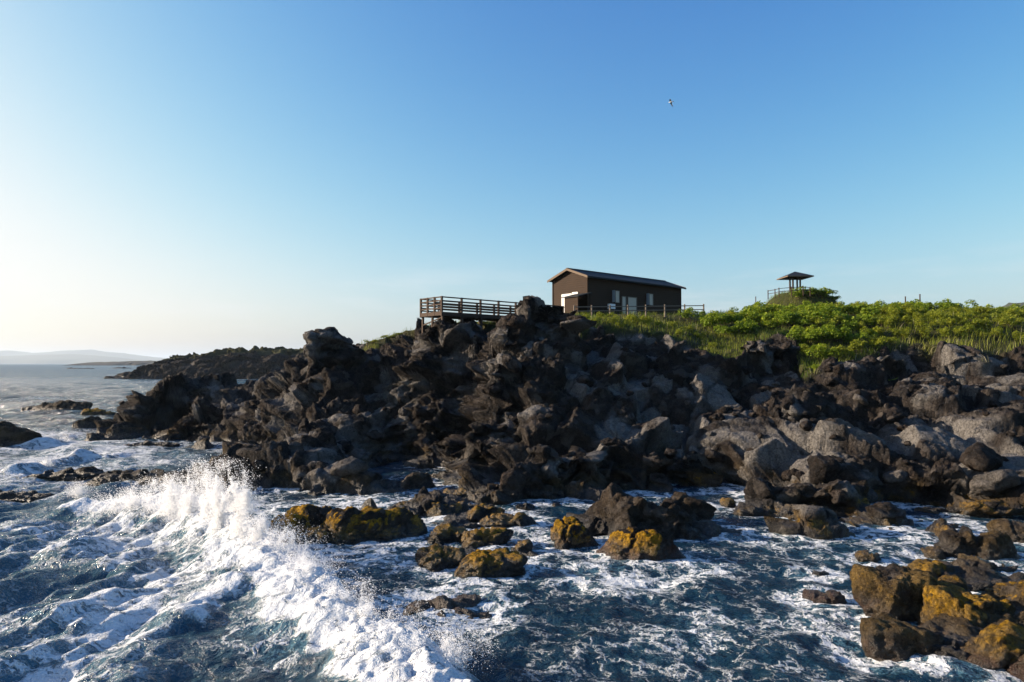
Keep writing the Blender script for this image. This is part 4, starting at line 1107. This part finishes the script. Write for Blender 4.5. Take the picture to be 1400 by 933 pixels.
G1 = 'broad-leaved green shrubs of the clifftop thicket'
spots = []
for Y0 in np.arange(51.5, 71.5, 2.3):
    for px in np.arange(948, 1400, 17.0):
        pj = px + RNG.uniform(-7, 7); Yj = Y0 + RNG.uniform(-1, 1)
        front = np.interp(pj, [948, 985, 1020, 1060, 1098, 1130, 1175, 1200, 1260, 1400], [64, 59, 57.5, 59.5, 54, 51.5, 53.5, 61, 66, 68])
        if Yj < front or (pj < 975 and Yj > 67): continue
        if abs((pj - 700) / FPX * Yj - HC[0] - 8) < 9 and Yj > 66: continue
        spots.append((pj, Yj, RNG.uniform(0.75, 1.15) * (0.75 if Yj < front + 2.5 else 1.0)))
for px, Y0, s in spots:
    grn = RNG.random() < 0.82
    shrub('shrub', 'green' if grn else 'yellow', (px - 700) / FPX * Y0, Y0, s * RNG.uniform(0.9, 1.1),
          'bushy broad-leaved green shrub in the clifftop thicket below the shelter' if grn else 'yellow-green shrub growing between the green shrubs of the clifftop thicket',
          G1 if grn else 'yellow-green shrubs inside the clifftop thicket')
YS = [(px + RNG.uniform(-8, 8), Y0 + RNG.uniform(-1, 1), RNG.uniform(0.55, 0.85)) for Y0 in (56, 59, 62, 65) for px in range(1200, 1410, 21)]
for px, Y0, s in YS + [(1200, 57.5, 0.8), (1215, 60, 0.85), (1230, 57, 0.75), (1245, 61, 0.9), (1262, 58, 0.75), (1280, 61, 0.85), (1300, 58, 0.7), (1320, 61, 0.85), (1345, 58, 0.75), (1370, 60, 0.85), (1390, 63, 0.9), (1415, 60, 0.8), (1240, 64, 0.9), (1300, 65, 0.95), (1350, 65, 0.9)]:
    shrub('shrub', 'yellow', (px - 700) / FPX * Y0, Y0, s, 'yellow-green shrub among the tall grass of the open plateau', 'yellow-green shrubs in the tall grass')
for px, Y0, s in [(812, 57.5, 0.55), (838, 58.5, 0.6), (868, 59.5, 0.75), (880, 60, 0.6), (900, 59.5, 0.5), (860, 61, 0.7), (800, 59, 0.5), (790, 58, .5), (822, 60, .55), (850, 58, .5), (920, 59, .5), (940, 60, .6), (930, 57.5, .45), (958, 58.5, .55), (975, 56, .5)]:
    shrub('shrub', 'yellow', (px - 700) / FPX * Y0, Y0, s, 'small yellow-green shrub at the rim before the house fence', 'small shrubs before the house fence')
for px, Y0, s in [(1092, 101, 1.1), (1105, 101, 1.2), (1118, 101, 1.3), (1130, 101.5, 1.25), (1142, 102, 1.1), (1075, 100, 0.6), (1062, 100, 0.6), (1040, 103, 0.8), (1025, 103, 0.8), (1155, 102, .9)]:
    shrub('shrub', 'green', (px - 700) / FPX * Y0, Y0, s, 'dark round shrub on the mound beside the shelter', 'shrubs on the shelter mound', 0.7)
for px, Y0, s, lab in [(1228, 50.0, 0.42, 'bright green tuft growing on the bare rocks below the tall grass'), (1118, 50.5, 0.5, 'leafy tuft in the hollow at the foot of the thicket')]:
    shrub('tuft', 'green', (px - 700) / FPX * Y0, Y0, s, lab, 'tufts on the rock', 0.6)
for px, Y0, s in [(512, 64.0, 0.55), (530, 64.5, 0.7), (545, 64, 0.5), (640, 62, 0.5), (660, 62.5, 0.5), (677, 62, 0.5)]:
    shrub('shrub', 'yellow', (px - 700) / FPX * Y0, Y0, s, 'low green shrub on the ridge by the boardwalk', 'low shrubs by the boardwalk', 0.5)

# ------------------------------------------------------------------ house
house = empty('house', (HC[0], HC[1], HZ), math.atan2(HL[1], HL[0]), label='long dark timber house with a shallow gable roof on the cliff', category='house')
LEN, WID, EAVE, RIDGE = 15.9, 4.9, 3.95, 4.82
w = MB()                                         # lapped boards all round over a dark core
w.box(0.05, LEN - 0.05, 0.05, WID - 0.05, -0.6, EAVE)
w.prism([(0.05, 0.05, EAVE), (0.05, WID / 2, RIDGE - 0.05), (0.05, WID - 0.05, EAVE)], (LEN - 0.1, 0, 0))
w.build('wall_core', M_DARK, house)
bh = 0.22
def lap(name, a, b, out, rows, z0, clip=None):
    mb = MB(); a = Vector((*a, 0)); b = Vector((*b, 0)); out = Vector((*out, 0))
    for r_ in range(rows):
        z = z0 + r_ * bh; s0, s1 = 0.0, 1.0
        if clip and z + bh > EAVE:
            k = max(0.0, 1 - (z + bh * 0.9 - EAVE) / (RIDGE - EAVE)); s0, s1 = 0.5 - k / 2, 0.5 + k / 2
            if s1 - s0 < 0.03: continue
        p0, p1 = a.lerp(b, s0), a.lerp(b, s1)
        q = [p0 + out * 0.045 + Vector((0, 0, z)), p1 + out * 0.045 + Vector((0, 0, z)), p1 + out * 0.012 + Vector((0, 0, z + bh)), p0 + out * 0.012 + Vector((0, 0, z + bh))]
        i = [x - out * 0.06 for x in (q[0], q[1], q[2], q[3])]
        mb.add(q + i, [(0, 1, 2, 3), (0, 4, 5, 1), (1, 5, 6, 2), (3, 7, 4, 0), (2, 6, 7, 3)])
    return mb.build(name, M_SIDING, house)
lap('wall', (0, 0), (LEN, 0), (0, -1), 18, -0.2)
lap('wall', (LEN, WID), (0, WID), (0, 1), 18, -0.2)
lap('wall', (0, WID), (0, 0), (-1, 0), 23, -0.2, True)
lap('wall', (LEN, 0), (LEN, WID), (1, 0), 23, -0.2, True)
for x, y in ((-0.03, -0.03), (LEN + 0.03, -0.03), (-0.03, WID + 0.03), (LEN + 0.03, WID + 0.03)):
    MB().box(x - 0.06, x + 0.06, y - 0.06, y + 0.06, -0.4, EAVE - 0.02).build('corner_board', M_SIDING, house)
roof = MB(); ov = 0.45; sl = (RIDGE - EAVE) / (WID / 2); th_ = 0.10
for sgn in (0, 1):
    ye = -ov if sgn == 0 else WID + ov; ze = EAVE - ov * sl + 0.06; zr = RIDGE + 0.06
    poly = [(-ov, ye, ze), (LEN + ov, ye, ze), (LEN + ov, WID / 2, zr), (-ov, WID / 2, zr)]
    if sgn: poly = poly[::-1]
    poly = [(a, b, c + th_) for a, b, c in poly]
    roof.prism(poly, (0, 0, -th_))
rf = roof.build('roof', M_ROOF, house)
for x in (-ov - 0.03, LEN + ov):
    for a, b in (((-ov), WID / 2), (WID + ov, WID / 2)):
        ze = EAVE - ov * sl + 0.07; zr = RIDGE + 0.07
        MB().prism([(x, a, ze - 0.12), (x, b, zr - 0.12), (x, b, zr + 0.12), (x, a, ze + 0.12)], (0.028, 0, 0)).build('fascia_board', M_TRIM, rf)
MB().box(-ov, LEN + ov, -ov - 0.09, -ov - 0.002, EAVE - ov * sl + 0.0, EAVE - ov * sl + 0.10).build('gutter', M_ROOF, rf)
MB().bar((-ov, WID / 2, RIDGE + 0.19), (LEN + ov, WID / 2, RIDGE + 0.19), 0.22, 0.06).build('ridge_cap', M_ROOF, rf)
# white doors of the gable end, facing the sun
def gable_panel(name, y0, y1, z0, z1):
    o = MB().box(-0.10, -0.05, y0, y1, z0, z1).build(name, M_WHITE, house, label='white panel on the gable end')
    f = MB()
    for a in (y0, y1): f.box(-0.125, -0.045, a - 0.03, a + 0.03, z0, z1)
    f.box(-0.125, -0.045, y0 + 0.03, y1 - 0.03, z1 - 0.03, z1 + 0.03)
    f.build('frame', M_WHITE, o)
gable_panel('sliding_door', 2.15, 3.55, 0.0, 2.35)
gable_panel('window', 1.25, 2.03, 1.25, 2.45)
# long side: two narrow windows and a sliding door with curtains
def long_window(x0, x1, z0, z1):
    p = MB().box(x0, x1, -0.06, -0.05, z0, z1).build('window', M_CURT, house)
    f = MB()
    for a in (x0, x1): f.box(a - 0.035, a + 0.035, -0.10, -0.03, z0 - 0.03, z1 + 0.03)
    for c in (z0, z1): f.box(x0 + 0.035, x1 - 0.035, -0.10, -0.03, c - 0.03, c + 0.03)
    f.build('frame', M_POST, p)
    MB().box(x0 - 0.5, x0 - 0.47, -0.42, -0.06, z0, z1).build('sash', M_GLASS, p)
def wall_u(px):                                  # pixel column -> metres along the long wall
    k = (px - 700) / FPX; return (k * HC[1] - HC[0]) / (HL[0] - k * HL[1])
long_window(wall_u(841), wall_u(846.5), 1.55, 2.80)
long_window(wall_u(887.5), wall_u(892.5), 1.60, 2.85)
def long_door(x0, x1):
    p = MB().box(x0, x1, -0.065, -0.05, 0.0, 2.25).build('sliding_door', M_CURT, house)
    f = MB()
    for a in (x0, x1): f.box(a - 0.04, a + 0.04, -0.11, -0.03, -0.1, 2.30)
    f.box(x0 + 0.04, x1 - 0.04, -0.11, -0.03, 2.22, 2.30); f.build('frame', M_POST, p)
long_door(wall_u(850), wall_u(855.5)); long_door(wall_u(858), wall_u(870))
# lean-to on the gable end
ax0, ax1, ay0, ay1 = -1.95, -0.10, -0.55, 1.30
an = MB()
an.box(ax0, ax0 + 0.08, ay0, ay1, -0.5, 1.75); an.box(ax0 + 0.08, ax1, ay1 - 0.08, ay1, -0.5, 1.9)
for r_ in range(9): an.box(ax0 - 0.025, ax0, ay0, ay1, -0.25 + r_ * 0.22, -0.25 + r_ * 0.22 + 0.20)
an.build('lean_to_wall', M_SIDING, house)
MB().prism([(ax0 - 0.2, ay0 - 0.2, 1.80), (ax1, ay0 - 0.2, 2.28), (ax1, ay1 + 0.25, 2.28), (ax0 - 0.2, ay1 + 0.25, 1.80)], (0, 0, -0.08)).build('lean_to_roof', M_ROOF, house)
MB().box(ax1 - 0.10, ax1 - 0.02, ay0, ay0 + 0.08, -0.5, 2.15).build('lean_to_post', M_SIDING, house)
q = P(836, 419, 70.2)
bx = empty('outdoor_unit', (q[0], q[1], HZ), math.atan2(HL[1], HL[0]), label='small white metal box on a stand against the dark long wall', category='box')
MB().box(-0.42, 0.42, -0.16, 0.16, 0.75, 1.25).build('casing', M_WHITE, bx)
for a in (-0.32, 0.32): MB().box(a - 0.03, a + 0.03, -0.12, 0.12, -0.5, 0.75).build('leg', M_POST, bx)


# ------------------------------------------------------------------ fences
def fence(name, pts_, h, rails, mat, label, rad=0.14, group=None, zoff=0.0, zs=None):
    base = Vector(pts_[0]); r_ = empty(name, base, 0, label=label, category='fence')
    if group: r_['group'] = group
    tops = []
    for p_ in pts_:
        a = Vector(p_) - base
        MB().bar(a - Vector((0, 0, 0.35)), a + Vector((0, 0, h)), rad, rad, 8).build('post', mat, r_)
        tops.append(a)
    for a, b in zip(tops, tops[1:]):
        for k in rails:
            MB().bar(a + Vector((0, 0, h * k)), b + Vector((0, 0, h * k)), rad * 0.62, rad * 0.62, 6).build('rail', mat, r_)
    return r_


fp = []
for px, Y0 in ((785, 61.5), (809, 62.2), (834, 62.6), (858.5, 63.2), (883, 63.8), (909, 64.5), (936, 65.2), (962, 66)):
    q = P(px, 431 - (Y0 - 61) * 0.6, Y0); fp.append((q[0], q[1], q[2]))
fence('timber_fence', fp, 0.86, (0.38, 0.82), M_POST, 'two-rail timber fence in front of the dark house', 0.15)
q0, q1 = P(795, 431, 64), P(809, 431, 68)
fp = []
for px, py, Y0 in ((1050, 406.5, 99), (1059.5, 405, 97.5), (1065, 403.5, 96.5), (1082, 402, 96), (1098, 401, 97), (1107.5, 402, 99)):
    q = P(px, py, Y0); fp.append(tuple(q))
fence('timber_fence', fp, 1.02, (0.45, 0.88), M_DECK, 'dark two-rail timber fence round the shelter mound', 0.14)
for px, Y0, lab in ((1259, 74, 'lone wooden post above the far shrubs of the plateau'), (1239, 76, 'shorter wooden post beside the lone post on the plateau'), (1034, 99, 'small wooden stake on the slope of the shelter mound')):
    x_ = (px - 700) / FPX * Y0; z_ = ground_at(x_, Y0)
    top = P(px, {1259: 403, 1239: 406, 1034: 406}[px], Y0)[2]
    p_ = MB().bar((0, 0, -0.4), (0, 0, top - z_), 0.13, 0.13, 8); p_.bar((0, 0, top - z_ - 0.002), (0, 0, top - z_ + 0.03), 0.17, 0.17, 8)
    p_.build('wooden_post', M_DECK, None, label=lab, category='post').location = (x_, Y0, z_)

# ------------------------------------------------------------------ boardwalk
bw = empty('boardwalk', (DECK_C[0], DECK_C[1], DECK_Z), math.atan2(DECK_U[1], DECK_U[0]), label='timber boardwalk deck with open railings at the cliff edge', category='boardwalk')
DL, DW = 14.5, 3.0
for k in range(int(DL / 0.5)):
    x0 = k * 0.5
    MB().box(x0 + 0.006, x0 + 0.494, 0.02, DW - 0.02, -0.05, 0.0).build('deck_board', M_DECK, bw)
for y in (0.06, DW / 2, DW - 0.06): MB().box(0.0, DL, y - 0.06, y + 0.06, -0.32, -0.055).build('beam', M_DECK, bw)
MB().box(-0.06, -0.005, -0.04, DW + 0.04, -0.30, 0.02).build('end_beam', M_DECK, bw)
RAILH = 1.22
def rails(name, a, b, hs):
    for h in hs: MB().bar((*a, h), (*b, h), 0.07, 0.10).build(name, M_DECK, bw)
sp = 2.06
for k in range(8):
    for y in (0.0, DW):
        MB().box(k * sp - 0.075, k * sp + 0.075, y - 0.075, y + 0.075, -0.35, RAILH + 0.06).build('post', M_DECK, bw)
    if k < 7:
        for y in (0.0, DW): rails('rail', (k * sp + 0.055, y), ((k + 1) * sp - 0.055, y), (0.22, 0.45, 0.68, 0.91, RAILH))
for y in (1.0, 2.0): MB().box(-0.075, 0.075, y - 0.075, y + 0.075, -0.30, RAILH + 0.06).build('post', M_DECK, bw)
for y in (0, 1.0, 2.0): rails('rail', (0, y + 0.055), (0, y + 0.945), (0.30, 0.62, 0.92, RAILH))
for x, y in ((0.15, 0.1), (0.15, DW - 0.1), (0.15, DW / 2), (2.2, 0.1), (2.2, DW - 0.1), (4.3, 0.1), (4.3, DW - 0.1), (6.4, 0.1), (6.4, DW - 0.1), (8.5, 0.1), (8.5, DW - 0.1), (10.6, 0.1), (10.6, DW - 0.1), (12.7, 0.1), (12.7, DW - 0.1)):
    MB().box(x - 0.08, x + 0.08, y - 0.08, y + 0.08, -2.2, -0.325).build('support_post', M_DECK, bw)
MB().bar((0.15, 0.15, -0.45), (0.15, DW - 0.15, -1.0), 0.08, 0.10).build('brace', M_DECK, bw)
bd = empty('information_board', (DECK_C[0] + DECK_V[0] * 2.0 + DECK_U[0] * 1.1, DECK_C[1] + DECK_V[1] * 2.0 + DECK_U[1] * 1.1, DECK_Z), math.atan2(DECK_U[1], DECK_U[0]), label='small dark information board on a post on the boardwalk deck', category='sign')
MB().box(-0.035, 0.035, -0.035, 0.035, 0, 0.75).build('post', M_DECK, bd); MB().box(-0.28, 0.28, -0.05, -0.02, 0.66, 0.98).build('panel', M_DARK, bd)

# ------------------------------------------------------------------ shelter on the mound
GS = 104 / 97.0
gz = P(1087, 402, 104)[2]
gx_, gy_ = P(1087, 400, 104)[0], 104.0
sh = empty('shelter', (gx_, gy_, gz), 0, label='open shelter with a dark hipped roof on close-set posts on the mound', category='shelter')
ez, az, hw, hd = P(1087, 379.5, 104)[2] - gz, P(1087, 371.5, 104)[2] - gz, 1.95, 2.15
rr_ = MB()
c4 = [(-hw, -hd, ez), (hw, -hd, ez), (hw, hd, ez), (-hw, hd, ez)]
ap = (0, 0, az)
rr_.add(c4 + [ap], [(0, 1, 4), (1, 2, 4), (2, 3, 4), (3, 0, 4)]); rr_.add([(x * 0.97, y * 0.97, z - 0.03) for x, y, z in c4] + [(0, 0, az - 0.12)], [(1, 0, 4), (2, 1, 4), (3, 2, 4), (0, 3, 4)])
rf2 = rr_.build('roof', M_ROOF, sh)
for a, b in zip(c4, c4[1:] + c4[:1]): MB().bar((a[0], a[1], a[2] - 0.07), (b[0], b[1], b[2] - 0.07), 0.06, 0.15).build('eave_board', M_TRIM, rf2)
for x in (-0.55, 0.55):
    for y in (-0.55, 0.55): MB().box(x - 0.10, x + 0.10, y - 0.10, y + 0.10, -0.6, ez + 0.12).build('post', M_DECK, sh)
for y in (-0.55, 0.55): MB().box(-0.45, 0.45, y - 0.15, y + 0.15, 0.40, 0.46).build('bench_seat', M_DECK, sh)
for y in (-0.55, 0.55): MB().bar((-1.5, y, ez + 0.05), (1.5, y, ez + 0.05), 0.12, 0.14).build('tie_beam', M_DECK, sh)

# ------------------------------------------------------------------ gull
m, n, l, bs = new_mat('gull_feathers'); g = NG(n, l)
tc = n.new('ShaderNodeTexCoord').outputs['Object']; ax = g.math('ABSOLUTE', g.xyz(tc)[0], 0)
l.new(g.mix(g.ramp(ax, 0.10, 0.30), (0.72, 0.72, 0.72), (0.10, 0.11, 0.12)), bs.inputs['Base Color']); bs.inputs['Roughness'].default_value = 0.8
rings = [(-0.30, 0.012, 0.0), (-0.22, 0.05, 0.0), (-0.10, 0.075, 0.0), (0.05, 0.08, 0.0), (0.17, 0.055, 0.015), (0.23, 0.045, 0.03), (0.28, 0.035, 0.03), (0.34, 0.008, 0.015)]
gv, gf = [], []
for y, r_, zc in rings:
    for k in range(8): gv.append((r_ * math.cos(k * math.pi / 4), y, zc + r_ * math.sin(k * math.pi / 4)))
for i in range(len(rings) - 1):
    for k in range(8): gf.append((i * 8 + k, i * 8 + (k + 1) % 8, (i + 1) * 8 + (k + 1) % 8, (i + 1) * 8 + k))
def wing(s, bend):
    b = len(gv); st = [(0.05, 0.12, -0.13, 0.03), (0.25, 0.16, -0.10, 0.03 + bend * 0.5), (0.42, 0.12, -0.08, 0.03 + bend * 0.4), (0.62, -0.02, -0.14, 0.03 - bend * 0.6), (0.72, -0.14, -0.19, 0.03 - bend)]
    for x, y0, y1, z in st: gv.extend([(s * x, y0, z), (s * x, (y0 + y1) / 2, z + 0.02), (s * x, y1, z), (s * x, (y0 + y1) / 2, z - 0.006)])
    for i in range(len(st) - 1):
        for k in range(4): gf.append((b + i * 4 + k, b + i * 4 + (k + 1) % 4, b + (i + 1) * 4 + (k + 1) % 4, b + (i + 1) * 4 + k))
wing(1, 0.28); wing(-1, 0.22)
gv += [(-0.05, -0.26, 0), (0.05, -0.26, 0), (0.09, -0.42, 0.0), (-0.09, -0.42, 0.0), (0, -0.40, 0.015)]; b = len(gv) - 5; gf += [(b, b + 1, b + 2, b + 4), (b, b + 4, b + 3)]
me = bpy.data.meshes.new('gull'); me.from_pydata(gv, [], gf); me.update(); me.materials.append(m)
q = P(917, 140, 95); gl = link('gull', me, None, tuple(q), label='small white and grey gull gliding in the open sky', category='bird'); gl.rotation_euler = (R(-8), R(25), R(65))

# ------------------------------------------------------------------ haze
m = bpy.data.materials.new('sea_air'); m.use_nodes = True; n = m.node_tree.nodes; l = m.node_tree.links
n.remove(n['Principled BSDF']); pv = n.new('ShaderNodeVolumePrincipled'); pv.inputs['Color'].default_value = (0.70, 0.84, 1.0, 1); pv.inputs['Density'].default_value = 5.5e-5; pv.inputs['Anisotropy'].default_value = 0.2
l.new(pv.outputs[0], n['Material Output'].inputs['Volume'])
hb = MB().box(-40000, 40000, -40000, 40000, -6, 420).build('haze', m, None, kind='stuff', label='thin pale sea haze')
